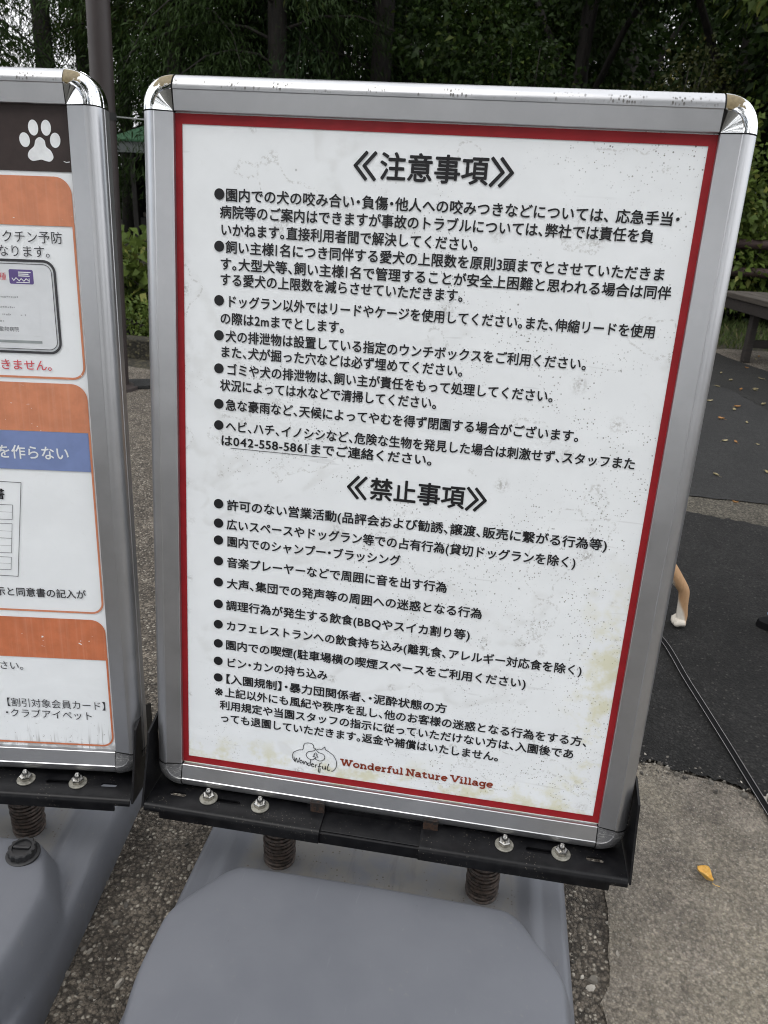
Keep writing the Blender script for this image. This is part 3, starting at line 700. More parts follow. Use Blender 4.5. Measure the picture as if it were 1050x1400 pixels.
for kind, s, x0, x1, y in LINES:
    em = 29.5 if kind == 'H' else (14.6 if y > 20 else 15.0)
    g = line_geo(s, x0, x1, y, em, 0.021 if kind == 'H' else 0.021, Z1)
    if kind: blocks.append((kind, []))
    if kind == 'B': blocks[-1][1].append(disc_geo(-234.6, y + 0.6, 5.9 if y > 20 else 6.2, None, Z1))
    blocks[-1][1].append(g)
    if '042' in s: blocks[-1][1].append(stroke_geo([(-219.5, 43.6), (-98.5, 43.4)], 0.7, Z1))
for kind, parts in blocks:
    nm = {'H': 'heading', 'B': 'rule_text', 'N': 'footnote_text'}[kind]
    link(nm, mesh_of(nm, *merge(parts)), INK, poster)
link('footer_lettering', mesh_of('footer_lettering', *slab_line('Wonderful Nature Village', -61.9, 144.5, -380.6, 7.0, 2.2, Z1)), FOOT, poster)
# emblem: two seated outlines touching noses over a little tree, script word below
EM = []
def em_line(pts, wd=0.85, closed=False): EM.append(stroke_geo(spline([Vector((p[0], p[1])) for p in pts], 6, closed), wd, Z1, closed))
em_line([(-124, -386), (-128.5, -379), (-127, -371), (-119.5, -366), (-114.5, -364.5), (-113.5, -358), (-111, -354), (-104, -353), (-100, -355.5), (-99.5, -359.5), (-96.8, -360.6), (-98.5, -363.4), (-102.5, -365.5), (-107, -367), (-109.5, -372), (-106.5, -377), (-100.5, -378.5), (-96.5, -374)])
em_line([(-95.5, -361.8), (-92, -360.2), (-88.5, -360), (-85.5, -357), (-84, -355.6), (-83.2, -359.5), (-78, -362.5), (-71.5, -367.5), (-67.5, -375), (-67, -383), (-69.5, -389.5), (-73.5, -392.5)])
em_line([(-95.5, -362.3), (-93.5, -365), (-90, -366.3), (-86, -367.5), (-83.5, -371.5), (-85.5, -376.5), (-91, -378.6), (-96.5, -376.6)])
em_line([(-96.5, -366.5), (-99, -369.5), (-97.4, -369.8), (-100, -373), (-97.2, -373.2), (-96.6, -376.5), (-95.6, -373.2), (-93, -373), (-95.4, -369.8), (-94, -369.5), (-96.5, -366.5)], 0.75)
def script(x, y, s): return [(x + a * s, y + b * s) for a, b in ()]
SCR = [[(-126.5, -377.5), (-124.8, -385), (-123, -379.5), (-120.8, -385.8), (-118, -377.8)], [(-116, -381.5), (-118, -383.5), (-116.6, -386.2), (-114.2, -384.6), (-116, -381.5)],
       [(-112.5, -382), (-112.2, -387), (-110, -382.8), (-108.4, -384.5), (-108, -388)], [(-102.8, -378.5), (-103.6, -388)], [(-104, -384), (-107, -385.4), (-105.8, -388.6), (-103.6, -387)],
       [(-101.5, -386.6), (-98.6, -385.6), (-100.4, -384), (-102, -387), (-100, -389.4), (-97.8, -388.4)], [(-96.4, -384.8), (-95.8, -389.8)], [(-95.8, -386.6), (-93.4, -384.8)],
       [(-87, -381), (-90, -382.6), (-90.8, -388), (-91.6, -395.5), (-89.6, -396), (-89.2, -390)], [(-93, -388), (-87.6, -387)], [(-86, -386), (-85.8, -390), (-83, -390), (-82.2, -386), (-81.6, -391)], [(-77.4, -381), (-79.4, -388), (-78, -392), (-75.6, -390)]]
for st in SCR: em_line(st, 1.0)
link('emblem', mesh_of('emblem', *merge(EM)), INK, poster)

# ---- the older notice on the left
LEFT, PM2 = sign_stand((-0.679, -0.035, -0.003), math.radians(6.85), math.radians(0.98), 'sign stand with orange, brown and blue poster bearing a white paw print', BASE_ME2)
cap = link('filler_cap', filler_cap_mesh(), BLACKPL, LEFT, Matrix.Translation((0.196, -0.149, 0.1225)) @ Matrix.Rotation(0.04, 4, 'X'))
p2 = link('poster', poster_mesh('older_poster'), PAPER2, LEFT, PM2)
def put(nm, geo, mat, par=p2): return link(nm, mesh_of(nm, *geo), mat, par)
Z2 = 0.0006; XL = -281
put('header_band', rect_geo(-290, 284.6, 343.6, 416, Z1), BROWN)
paw = [disc_geo(232.2, 375.8, 5.9, 7.6, Z2, 28, 0.12), disc_geo(243.1, 388.5, 5.7, 8.1, Z2, 28, 0.05), disc_geo(257.6, 388.7, 5.7, 8.1, Z2, 28, -0.05), disc_geo(266.9, 376.2, 5.9, 7.8, Z2, 28, -0.12)]
pad = spline([Vector(p) for p in ((249.7, 379), (244.6, 376), (242.2, 369.6), (236.2, 364.4), (234.4, 358.6), (238.6, 354.4), (244.5, 354.9), (249.5, 355.8), (254, 354.6), (259.6, 354.2), (263.4, 358.6), (261.2, 365), (256, 369.6), (254.8, 375.6))], 5, True)
paw.append(poly_geo(pad, Z2)); put('paw_print', merge(paw), WHITE)
put('paw_print_mark', stroke_geo([(274.7, 354.8), (278, 353.7), (281.5, 354.4)], 0.9, Z2), WHITE)
def info_box(y_top, y_fill, y_bot, mat, y_line0=None):
    top = round_rect(XL, 281, y_fill, y_top, 19, 'tl tr')
    b = put('orange_band', poly_geo(top, Z1), mat)
    ol = round_rect(XL + 1, 280, y_bot, y_fill + 4, 15, 'br bl'); k = [i for i, p in enumerate(ol)]
    put('box_outline', stroke_geo([ol[0]] + ol[:0:-1] , 2.6, Z1 + 0.0001), mat)
    return b
info_box(338.6, 285.6, 110.6, ORANGE); info_box(104.0, 43.6, -201.2, ORANGE); info_box(-211.5, -271.3, -405.9, ORANGE2)
put('blue_band', rect_geo(XL + 1, 278.6, -6.2, 43.5, Z2), BLUE)
def txt(nm, s, x0, x1, y, em, mat, off=0.006, z=Z2): return put(nm, line_geo(s, x0, x1, y, em, off, z), mat)
txt('box_text', 'ワクチン予防', 179.6, 266.3, 272.6, 14.6, CHARCOAL, 0.0)
txt('box_text', 'なります。', 187.5, 251.5, 256.6, 14.2, CHARCOAL, 0.0)
txt('box_text', 'きません。', 176.2, 242.0, 125.0, 13.6, PINK, 0.010)
txt('band_text', 'を作らない', 160.0, 253.0, 16.0, 18.6, WHITE, 0.016, 0.0009)
txt('box_text', '示と同意書の記入が', 137.0, 259.0, -175.2, 13.6, CHARCOAL, 0.014)
txt('box_text', 'さい。', 129.0, 165.0, -285.4, 13.8, CHARCOAL, 0.0)
txt('box_text', '【割引対象会員カード】', 132.6, 275.0, -342.6, 14.6, CHARCOAL, 0.0)
txt('box_text', '・クラブアイペット', 129.0, 255.0, -359.4, 14.6, CHARCOAL, 0.0)
# certificate picture in the first box
put('certificate_picture', poly_geo(round_rect(40, 250, 143.5, 243.6, 11), Z1), CARDPAPER)
put('certificate_frame', merge([stroke_geo(round_rect(37, 253.4, 140.6, 246.3, 13), 3.0, Z2, True), stroke_geo(round_rect(41, 249.6, 144.4, 242.6, 10), 0.7, Z2, True)]), CHARCOAL)
put('certificate_sheet', rect_geo(60, 231, 160, 240, Z1 + 0.00015), LGREY if False else CARDPAPER)
put('certificate_strip', rect_geo(60, 231.3, 151.4, 154.4, Z2), ink('mid_grey_print', (0.30, 0.33, 0.33)))
put('vaccine_sticker', poly_geo(round_rect(198.7, 227.6, 219.7, 236.2, 2), Z2), PURPLE)
st = [rect_geo(210, 225 - k * 0.8 - (2 if k == 1 else 0), 232.6 - k * 2.1, 233.7 - k * 2.1, 0.0009) for k in range(3)] + [stroke_geo([(202, 226.5), (204, 223.6), (207, 226.8), (210.5, 223.2), (213, 226), (216, 223), (219, 226), (222.5, 223), (222.5, 226.4)], 0.9, 0.0009), rect_geo(207, 223, 221.2, 222.0, 0.0009)]
put('sticker_marks', merge(st), WHITE)
txt('certificate_text', '種', 186.4, 195.4, 227.6, 9.5, PINK, 0.0)
txt('certificate_text', '動物病院', 180.6, 204.4, 167.2, 6.0, GREYINK, 0.0)
tn = []
for x0, x1, y in ((182, 207, 204.6), (178, 202.6, 192.8), (186, 198, 184.2), (208, 211, 184), (213, 216, 183.9), (180, 189, 176.5)):
    x = x0
    while x < x1 - 1.2: d = random.uniform(0.9, 2.6); tn.append(rect_geo(x, min(x1, x + d), y - random.uniform(.5, 1.2), y + random.uniform(.5, 1.2), Z2)); x += d + random.uniform(.5, 1.0)
put('certificate_small_print', merge(tn), ink('faint_grey_print', (0.40, 0.41, 0.42)))
# form picture in the second box (its sheet hangs slightly askew)
def sk(x, y): return (x - 0.135 * (-22 - y) * 0 + (y + 22) * 0.128, y)
put('form_outline', stroke_geo([(40, -21), (187, -23.9), (169.9, -152.8), (30, -150)], 0.8, Z2), GREYINK)
fr = []
for ya, yb in ((-54.2, -74), (-79.7, -99.8), (-99.8, -120.1), (-126.1, -143.8)):
    fr.append(stroke_geo([(60, ya), (sk(177, ya)[0], ya), (sk(177, yb)[0], yb), (60, yb)], 0.6, Z2))
for ya in (-64, -90, -110, -135): fr.append(stroke_geo([(60, ya), (sk(177, ya)[0], ya)], 0.3, Z2))
put('form_lines', merge(fr), GREYINK); txt('form_text', '書', 148.5, 164.5, -39.8, 16, INK, 0.016)
bpy.data.objects.remove(_tob)

# ------------------------------------------------------------------ ground
def sheet(name, pts, z, mat, jag=0.0, cell=0.05, thick=0.0):
    """irregular ground polygon; outline roughened by jag"""
    P = [Vector((p[0], p[1])) for p in pts]; out = []
    rg = random.Random(name)
    for i, a in enumerate(P):
        b = P[(i + 1) % len(P)]; L = (b - a).length; n = max(1, min(400, int(L / cell))) if jag else 1
        nrm = Vector((-(b - a).y, (b - a).x)).normalized()
        for k in range(n):
            q = a.lerp(b, k / n); s0 = k * cell; ph = i * 1.7; wv = 0.55 * math.sin(s0 * 41 + ph) + 0.45 * math.sin(s0 * 97 + 2 * ph) + rg.uniform(-.9, .9); out.append(q + nrm * (jag * wv if (k and jag) else 0))
    bm = bmesh.new(); f = bm.faces.new([bm.verts.new((q.x, q.y, z)) for q in out])
    if f.normal.z < 0: f.normal_flip()
    bmesh.ops.triangulate(bm, faces=bm.faces[:]); bm.normal_update()
    me = bpy.data.meshes.new(name); bm.to_mesh(me); bm.free()
    o = link(name, me, mat); o['kind'] = 'structure'; return o
SOIL = mat_asphalt('dark_leaf_mould_soil', (0.020, 0.018, 0.012), (0.040, 0.036, 0.022), (0.10, 0.09, 0.05), 0.12, 60, 0.5, 0.6, moss=True)
OLD = mat_asphalt('worn_coarse_asphalt', (0.085, 0.074, 0.062), (0.190, 0.168, 0.140), (0.52, 0.48, 0.41), 0.24, 170, 0.35, 1.0)
PATCH = mat_asphalt('pale_worn_asphalt', (0.120, 0.108, 0.093), (0.220, 0.200, 0.172), (0.42, 0.39, 0.34), 0.16, 260, 0.35, 0.75, dust=(0.26, 0.238, 0.19), smooth=0.72)
NEW = mat_asphalt('fresh_black_asphalt', (0.008, 0.008, 0.0082), (0.021, 0.021, 0.021), (0.085, 0.08, 0.075), 0.08, 170, 0.45, 1.0, smooth=0.1)
STRIP = mat_asphalt('grey_aggregate_concrete', (0.055, 0.050, 0.040), (0.095, 0.088, 0.072), (0.20, 0.18, 0.15), 0.2, 150, 0.4, 0.7)
FAR1 = mat_asphalt('smooth_grey_asphalt', (0.012, 0.0125, 0.013), (0.019, 0.0195, 0.020), (0.04, 0.04, 0.04), 0.08, 200, 0.6, 0.35, smooth=0.6)
FAR2 = mat_asphalt('darker_asphalt', (0.007, 0.007, 0.007), (0.012, 0.012, 0.0115), (0.04, 0.04, 0.035), 0.08, 160, 0.6, 0.4, smooth=0.6)  # darker tone of asphalt, beyond the smooth grey stretch
sheet('ground', [(-160, -160), (160, -160), (160, 160), (-160, 160)], -0.008, SOIL)
sheet('path', [(-7, -8), (7, -8), (7, 5.6), (1.9, 5.5), (0.5, 4.6), (-1.2, 3.05), (-2.0, 3.2), (-7, 3.6)], -0.004, OLD)
sheet('asphalt_patch', [(0.318, -1.6), (3.5, -1.6), (3.5, 0.02), (0.92, 0.215), (0.653, 0.306), (0.595, 0.326), (0.546, 0.336), (0.508, 0.342), (0.472, 0.358), (0.43, 0.355), (0.33, 0.40), (0.338, 0.06), (0.330, -0.055), (0.317, -0.16)], 0.0, PATCH, 0.006, 0.022)
EDGE = [(3.5, 0.02), (0.92, 0.215), (0.653, 0.306), (0.595, 0.326), (0.546, 0.336), (0.508, 0.342), (0.472, 0.358), (0.43, 0.355), (0.20, 0.46), (-0.15, 0.78), (-0.45, 1.25), (-0.6, 1.70)]
sheet('asphalt_road', [(0.1, 1.735), (0.80, 1.722), (0.856, 1.704), (0.947, 1.683), (1.056, 1.649), (3.5, 1.5)] + [(x, y + 0.002) for x, y in EDGE], 0.0035, NEW, 0.008, 0.010)
sheet('concrete_strip', [(-0.6, 1.68), (0.80, 1.66), (1.056, 1.60), (3.6, 1.42), (3.6, 1.84), (1.12, 1.885), (0.84, 1.89), (-0.6, 1.92)], 0.0, STRIP, 0.006, 0.03)
sheet('asphalt_road', [(-0.6, 1.918), (0.843, 1.886), (1.122, 1.879), (3.6, 1.832), (3.6, 2.2), (1.585, 3.41), (1.51, 3.856), (1.393, 4.118), (0.9, 4.6), (-0.4, 3.2)], 0.004, FAR1, 0.004, 0.04)
sheet('asphalt_road', [(3.6, 2.2), (3.6, 3.7), (1.93, 4.60), (1.80, 5.0), (1.70, 5.5), (0.9, 5.2), (0.9, 4.6), (1.393, 4.118), (1.51, 3.856), (1.585, 3.41)], 0.0042, FAR2, 0.006, 0.05)
# loose stone chips in the worn asphalt between the bases: too many to count
CH = []
for i in range(8000):
    x = RNG.uniform(-0.62, 0.36); y = RNG.uniform(-0.6, 1.1)
    if x > 0.30 and y > 0.0 and i % 9: continue
    if i % 9 == 0: x = RNG.uniform(0.34, 0.95); y = float(np.interp(x, [0.34, 0.43, 0.508, 0.595, 0.653, 0.92], [0.395, 0.355, 0.342, 0.326, 0.306, 0.215])) + RNG.normal(0, 0.018)
    s = min(0.0085, 0.0017 * math.exp(RNG.normal(0.0, 0.62))); a = RNG.uniform(0, 2 * PI); ca, sa = math.cos(a), math.sin(a); n = 6
    ring = [(s * RNG.uniform(.7, 1.2) * math.cos(2 * PI * k / n), s * RNG.uniform(.45, .8) * math.sin(2 * PI * k / n)) for k in range(n)]
    zb = 0.0055 if i % 9 == 0 else 0.0; h = s * RNG.uniform(.35, .7); tx, ty = RNG.uniform(-.3, .3, 2)
    V = [(x + p * ca - q * sa, y + p * sa + q * ca, zb - 0.0045) for p, q in ring] + [(x + (p * ca - q * sa) * .62, y + (p * sa + q * ca) * .62, zb - 0.004 + h + tx * p + ty * q) for p, q in ring]
    CH.append((V, [(k, (k + 1) % n, n + (k + 1) % n, n + k) for k in range(n)] + [tuple(range(n, 2 * n))]))
def mat_chip():
    t = NT('mixed_stone_chips'); r = t.n('ShaderNodeNewGeometry').outputs['Random Per Island']
    col = t.ramp(r, [(0.0, (0.03, 0.027, 0.024)), (0.45, (0.11, 0.10, 0.085)), (0.8, (0.22, 0.20, 0.17)), (1.0, (0.46, 0.43, 0.38))])
    t.set(Base_Color=col, Roughness=0.8); t.bump(t.noise(t.coord(), 900, 3), 0.3, 0.0005); return t.m
ch = link('gravel', mesh_of('gravel', *merge(CH)), mat_chip()); ch['kind'] = 'stuff'; ch['label'] = 'loose stone chips set in the worn asphalt'; ch['category'] = 'gravel'

# ------------------------------------------------------------------ fallen leaves
def mat_fallen(name, a, b):
    t = NT(name); n = t.noise(t.coord(), 160, 4, 0.6); cx_, cy_, cz_ = t.sep(t.coord()); vein = t.math('MAXIMUM', t.step(t.math('ABSOLUTE', cy_), 0.0008, 0.0003), t.step(t.math('ABSOLUTE', t.math('SUBTRACT', t.math('FRACT', t.math('MULTIPLY', t.math('ADD', t.math('ABSOLUTE', cy_), t.math('MULTIPLY', cx_, -1.2)), 170)), 0.5)), 0.10, 0.04)); t.set(Base_Color=t.mix(t.math('MULTIPLY', vein, 0.22), t.mix(t.step(n, 0.35, 0.65), a, b), [q * .45 for q in a]), Roughness=0.6); return t.m
LEAFY = mat_fallen('yellow_fallen_leaf', (0.66, 0.38, 0.07), (0.78, 0.54, 0.18)); LEAFP = mat_fallen('pale_fallen_leaf', (0.26, 0.21, 0.11), (0.37, 0.32, 0.18)); LEAFO = mat_fallen('orange_brown_fallen_leaf', (0.30, 0.14, 0.04), (0.42, 0.22, 0.07))
def leaf_mesh(name, L, W, curl, fold=0.0, n=8):
    V = []; F = []
    for i in range(n + 1):
        t = i / n; hw = W * 0.5 * (math.sin(PI * min(1, t * 1.02) ** 0.8) ** 0.9 if 0 < t < 1 else 0.02)
        for k, s in enumerate((-1, -0.5, 0, 0.5, 1)):
            x = (t - 0.5) * L; y = s * hw * (1 - fold * abs(s)); z = 0.10 * W * fold * math.sin(9 * t + 4 * s) + curl * ((t - 0.5) ** 2 * 4 + (s * s) * 1.1) * L * 0.25 + fold * abs(s) * hw * 0.9 + 0.0008
            V.append((x, y, z))
    for i in range(n):
        for k in range(4): F.append((i * 5 + k, i * 5 + k + 1, (i + 1) * 5 + k + 1, (i + 1) * 5 + k))
    st = tube([(L * 0.48, 0, 0.002), (L * 0.62, 0.002, 0.001), (L * 0.8, 0.006, 0.0012)], 0.0006, 5)
    me = mesh_of(name, *merge([(V, F), st]), True); return me
nl = link('fallen_leaf', leaf_mesh('near_leaf', 0.030, 0.036, 0.6, 0.5), LEAFY); nl.location = (0.495, 0.101, 0.002); nl.rotation_euler = (0.0, 0.0, -0.9)
tag(nl, 'single curled yellow leaf on the pale asphalt right of the near sign base', 'leaf')
LM = [leaf_mesh('leaf_a', 0.05, 0.022, 0.45), leaf_mesh('leaf_b', 0.06, 0.028, 0.3, 0.4), leaf_mesh('leaf_c', 0.038, 0.024, 0.7, 0.2)]
for m, mt in zip(LM, (LEAFP, LEAFP, LEAFO)): m.materials.append(mt)
spots = [(1.175, 2.685), (1.008, 2.156), (1.221, 2.677), (1.316, 2.673), (1.23, 2.259), (1.261, 3.101), (1.378, 3.071), (1.577, 4.147), (1.566, 3.877), (1.801, 4.278), (1.575, 4.371), (1.81, 4.637), (1.985, 5.032), (1.12, 1.71), (1.00, 1.85), (1.51, 4.62), (1.56, 4.72), (1.46, 4.50)]
for i in range(20):
    spots.append((random.uniform(1.3, 2.7), random.uniform(3.2, 5.2)))
for i, (x, y) in enumerate(spots):
    o = link('fallen_leaf', LM[i % 3], None); big = 1.0 if y > 3 else 0.75
    o.location = (x, y, 0.006); o.rotation_euler = (random.uniform(-.15, .15), random.uniform(-.15, .15), random.uniform(0, 6.28)); o.scale = (big * random.uniform(.5, .85),) * 3
    kind = ('pale yellow leaf', 'folded pale leaf', 'orange brown leaf')[i % 3]; where = 'lying near the wooden bench' if y > 3.2 else 'lying on the smooth grey asphalt'
    tag(o, f'{kind} {where}', 'leaf', f'{kind}s {where}')

# ------------------------------------------------------------------ pole and wire, left
def mat_pole():
    t = NT('brown_painted_steel'); n = t.noise(t.coord(scale=(1, 1, 0.4)), 14, 5, 0.6)
    t.set(Base_Color=t.mix(t.step(n, 0.3, 0.7), (0.026, 0.019, 0.018), (0.037, 0.028, 0.027)), Roughness=0.5); return t.m
POLE = mat_pole()
pole = thing('pole', 'brown painted steel pole rising between the two signs', 'pole', (-1.785, 2.70, 0))
mp = Matrix.Rotation(math.radians(2.0), 4, 'Y')
link('pole_shaft', smooth_mesh('pole_shaft', lathe([(0.051, -0.02), (0.049, 2.0), (0.047, 5.2), (0.040, 5.22)], 28)), POLE, pole, mp)
link('base_plate', smooth_mesh('base_plate', lathe([(0.10, -0.01), (0.10, 0.012), (0.055, 0.02)], 24)), POLE, pole)
link('pole_band', smooth_mesh('pole_band', lathe([(0.0515, 1.22), (0.0535, 1.22), (0.0535, 1.25), (0.0515, 1.25)], 24)), GAP, pole, mp)
wp = [Vector((-1.74, 2.70, 1.235)).lerp(Vector((1.9, 9.8, 1.75)), t) - Vector((0, 0, 0.10 * math.sin(PI * t))) for t in np.linspace(0, 1, 16)]
tag(link('wire', smooth_mesh('wire', tube(wp, 0.0035, 6)), simple('grey_wire', (0.20, 0.21, 0.20), 0.5)), 'thin grey wire running from the brown pole behind the signs', 'wire')

# ------------------------------------------------------------------ hut with green roof, far left
hut = thing('hut', 'low hut with green metal roof seen between the two signs', 'hut', (-4.82, 13.0, 0)); hut.scale = (0.78, 0.78, 0.78)
WALLM = simple('dark_weathered_boards', (0.035, 0.032, 0.030), 0.8, 0, 0.3, 6); GREENR = simple('green_painted_metal', (0.10, 0.27, 0.14), 0.6, 0, 0.12, 3); FASC = simple('pale_grey_fascia', (0.30, 0.33, 0.33), 0.6, 0, 0.1, 5)
bm = bmesh.new(); bm_box(bm, -2.3, -2.2, 0, 3, 0, 1.95); bm_box(bm, 2.2, 2.3, 0, 3, 0, 1.95); bm_box(bm, -2.2, 2.2, 2.9, 3.0, 0, 1.95); bm_box(bm, -2.2, 2.2, 0.0, 0.06, 0, 0.55); link('wall', bm_mesh('wall', bm), WALLM, hut)
V = [(-2.6, -0.5, 2.12), (2.6, -0.5, 2.12), (2.6, 3.4, 2.12), (-2.6, 3.4, 2.12), (-0.6, 1.45, 3.2), (0.6, 1.45, 3.2), (-2.6, -0.5, 2.16), (2.6, -0.5, 2.16), (2.6, 3.4, 2.16), (-2.6, 3.4, 2.16)]
link('roof', mesh_of('roof', V, [(0, 1, 2, 3)[::-1], (6, 7, 5, 4), (7, 8, 5), (8, 9, 4, 5), (9, 6, 4), (0, 1, 7, 6), (1, 2, 8, 7), (2, 3, 9, 8), (3, 0, 6, 9)]), GREENR, hut)
bm = bmesh.new(); bm_box(bm, -2.55, 2.55, -0.47, -0.42, 1.90, 2.115); bm_box(bm, -2.55, -2.5, -0.42, 3.3, 1.90, 2.115); bm_box(bm, 2.5, 2.55, -0.42, 3.3, 1.90, 2.115); link('fascia', bm_mesh('fascia', bm), FASC, hut)
for x in (-2.1, -0.7, 0.7, 2.1):
    bm = bmesh.new(); bm_box(bm, x - .06, x + .06, -0.40, -0.28, 0, 1.898, 0.008); link('post', bm_mesh('post', bm), WALLM, hut)
bm = bmesh.new(); bm_box(bm, -2.15, 2.15, 0.075, 0.5, 0.56, 0.66, 0.01); link('counter', bm_mesh('counter', bm), mat_wood('dull_counter_wood', (0.10, 0.085, 0.07), (0.16, 0.14, 0.12)), hut)
bm = bmesh.new(); bm_box(bm, -2.1, 2.1, 2.5, 2.85, 1.15, 1.20, 0.005); link('shelf', bm_mesh('shelf', bm), FASC, hut)
bm = bmesh.new(); bm_box(bm, -0.28, 0.28, -0.2, 0.2, 0, 0.42, 0.03); bm_box(bm, -0.22, 0.22, -0.15, 0.15, 0.42, 0.5, 0.02)
bx = link('storage_box', bm_mesh('storage_box', bm), simple('pale_box_plastic', (0.32, 0.31, 0.28), 0.5, 0, .1)); bx.location = (-6.1, 13.22, 0.515); bx.scale = (.78, .78, .78); tag(bx, 'pale storage box on the counter of the green roofed hut', 'box')

# ------------------------------------------------------------------ plants
def leaf_quads(P, D, L, W, rng, droop=0.0, up=None):
    """quads at points P along directions D (n,3)"""
    n = len(P); D = D / np.linalg.norm(D, axis=1, keepdims=True)
    R = rng.normal(size=(n, 3)); S = np.cross(D, R); S /= np.linalg.norm(S, axis=1, keepdims=True) + 1e-9
    L = np.broadcast_to(L, (n,))[:, None]; W = np.broadcast_to(W, (n,))[:, None]
    mid = P + D * L * 0.5; tip = P + D * L + np.array([0, 0, -1]) * droop * L
    return np.stack([P, mid + S * W * 0.5, tip, mid - S * W * 0.5], 1)
def bush_mesh(name, blobs, n, L, W, seed, shell=0.75, upward=0.5):
    rng = np.random.default_rng(seed); Q = []
    tot = sum(b[3] * b[4] * b[5] for b in blobs) ** 1.0; 
    for bx_, by_, bz_, rx, ry, rz in blobs:
        k = int(n * (rx * ry * rz) / tot)
        d = rng.normal(size=(k, 3)); d /= np.linalg.norm(d, axis=1, keepdims=True)
        ph = rng.uniform(0, 6.28, 6)
        bumpy = 1 + 0.16 * np.sin(5 * d[:, 0] + ph[0]) * np.sin(5 * d[:, 1] + ph[1]) + 0.13 * np.sin(9 * d[:, 2] + ph[2]) * np.sin(8 * d[:, 0] + ph[3]) + 0.07 * np.sin(17 * d[:, 1] + ph[4])
        r = (shell + (1 - shell) * rng.uniform(-1.3, 1, k)) * bumpy
        p = d * r[:, None] * np.array([rx, ry, rz]) + np.array([bx_, by_, bz_]); p[:, 2] = np.maximum(p[:, 2], 0.02)
        dd = d * 0.7 + rng.normal(size=(k, 3)) * 0.5 + np.array([0, 0, upward - 0.3]); s = rng.uniform(.6, 1.25, k)
        Q.append(leaf_quads(p, dd, L * s, W * s, rng, 0.35))
    return quads_mesh(name, np.concatenate(Q))
def twig_mesh(name, blobs, seed):
    rg = random.Random(seed); parts = []
    for bx_, by_, bz_, rx, ry, rz in blobs:
        for k in range(5):
            e = Vector((bx_ + rg.uniform(-.6, .6) * rx, by_ + rg.uniform(-.6, .6) * ry, bz_ + rg.uniform(-.1, .7) * rz)); s = Vector((bx_ * .6 + rg.uniform(-.08, .08), by_ * .6 + rg.uniform(-.08, .08), 0))
            m = s.lerp(e, .5) + Vector((rg.uniform(-.1, .1), rg.uniform(-.1, .1), .05)); parts.append(tube([s, m, e], [0.016, 0.011, 0.004], 5))
    return mesh_of(name, *merge(parts), True)
BARK = mat_bark('dark_conifer_bark', (0.006, 0.005, 0.004), (0.018, 0.014, 0.011)); BARKG = mat_bark('grey_bark', (0.07, 0.06, 0.05), (0.13, 0.115, 0.10))
CON = [mat_leaf('deep_green_needles', (0.008, 0.017, 0.004), (0.030, 0.055, 0.012)), mat_leaf('olive_green_needles', (0.014, 0.022, 0.004), (0.055, 0.070, 0.012)), mat_leaf('blue_green_needles', (0.009, 0.021, 0.008), (0.030, 0.056, 0.020))]
SHR = [mat_leaf('dark_shrub_leaves', (0.005, 0.012, 0.003), (0.023, 0.042, 0.008), (0.055, 0.075, 0.015), 0.5, 0.06), mat_leaf('bright_shrub_leaves', (0.040, 0.065, 0.014), (0.105, 0.145, 0.032), (0.18, 0.19, 0.05), 0.45, 0.12), mat_leaf('bronze_shrub_leaves', (0.014, 0.018, 0.006), (0.038, 0.044, 0.014), (0.08, 0.075, 0.022), 0.5, 0.10)]

def conifer_meshes(seed, H=15.0, zlow=1.0, spread=2.6, dens=1.0, lean=0.0):
    rng = np.random.default_rng(seed); rg = random.Random(seed)
    tp = [(lean * z * .1 + 0.05 * math.sin(z * .6 + seed), 0.05 * math.cos(z * .5 + seed), z) for z in np.linspace(-0.1, H, 14)]
    tr = [max(0.02, 0.115 * (1 - z / (H * 1.05)) + 0.02 + 0.06 * math.exp(-z * 3)) for z in np.linspace(-0.1, H, 14)]
    parts = [tube(tp, tr, 10)]; Q = []
    z = zlow; ang = rg.uniform(0, 6)
    while z < H - 0.3:
        ang += 2.4 + rg.uniform(-.5, .5); f = 1 - z / H
        Lb = (spread * (0.25 + 0.75 * f)) * rg.uniform(.55, 1.1) * (0.75 if z < 1.6 else 1)
        droop = rg.uniform(.18, .42) * Lb; x0, y0 = lean * z * .1, 0
        pts = []
        for k in range(6):
            t = k / 5; a2 = ang + 0.2 * math.sin(t * 3 + seed); pts.append((x0 + math.cos(a2) * Lb * t, y0 + math.sin(a2) * Lb * t, z + 0.28 * Lb * t * (1 - t) * 1.8 - droop * t * t))
        parts.append(tube(pts, [0.018 * f + .008, 0.014 * f + .007, .011 * f + .005, .008 * f + .004, .005, .003], 5, False))
        low = z < 6.5; nl_ = int((620 if low else 80) * dens * (Lb / 2)); sc = 1.0 if low else 2.4
        t = rng.uniform(0.16, 1.0, nl_) ** 0.8; P = np.array(pts); idx = np.clip((t * 5).astype(int), 0, 4); fr = (t * 5 - idx)[:, None]
        base = P[idx] * (1 - fr) + P[idx + 1] * fr
        side = rng.normal(size=(nl_, 3)) * np.array([.16, .16, .05]) * (0.5 + t)[:, None] * sc ** 0.5; hang = rng.uniform(0, 0.34, nl_) ** 1.3 * sc ** 0.5
        pos = base + side; pos[:, 2] -= hang
        bd = np.array([math.cos(ang), math.sin(ang), -0.5]); dd = bd * .6 + rng.normal(size=(nl_, 3)) * .55 + np.array([0, 0, -.55]); s = rng.uniform(.6, 1.3, nl_) * sc
        Q.append(leaf_quads(pos, dd, 0.085 * s, 0.014 * s * (1 if low else 1.6), rng, 0.2))
        z += rg.uniform(.07, .16) if low else rg.uniform(.16, .3)
    Q = np.concatenate(Q)
    return mesh_of('trunk', *merge(parts), True), quads_mesh('crown', Q)
KINDS = [conifer_meshes(3, dens=1.5), conifer_meshes(11, 14, 1.5, 2.3, 1.4, .15), conifer_meshes(23, 16, 0.8, 3.0, 1.5, -.1)]
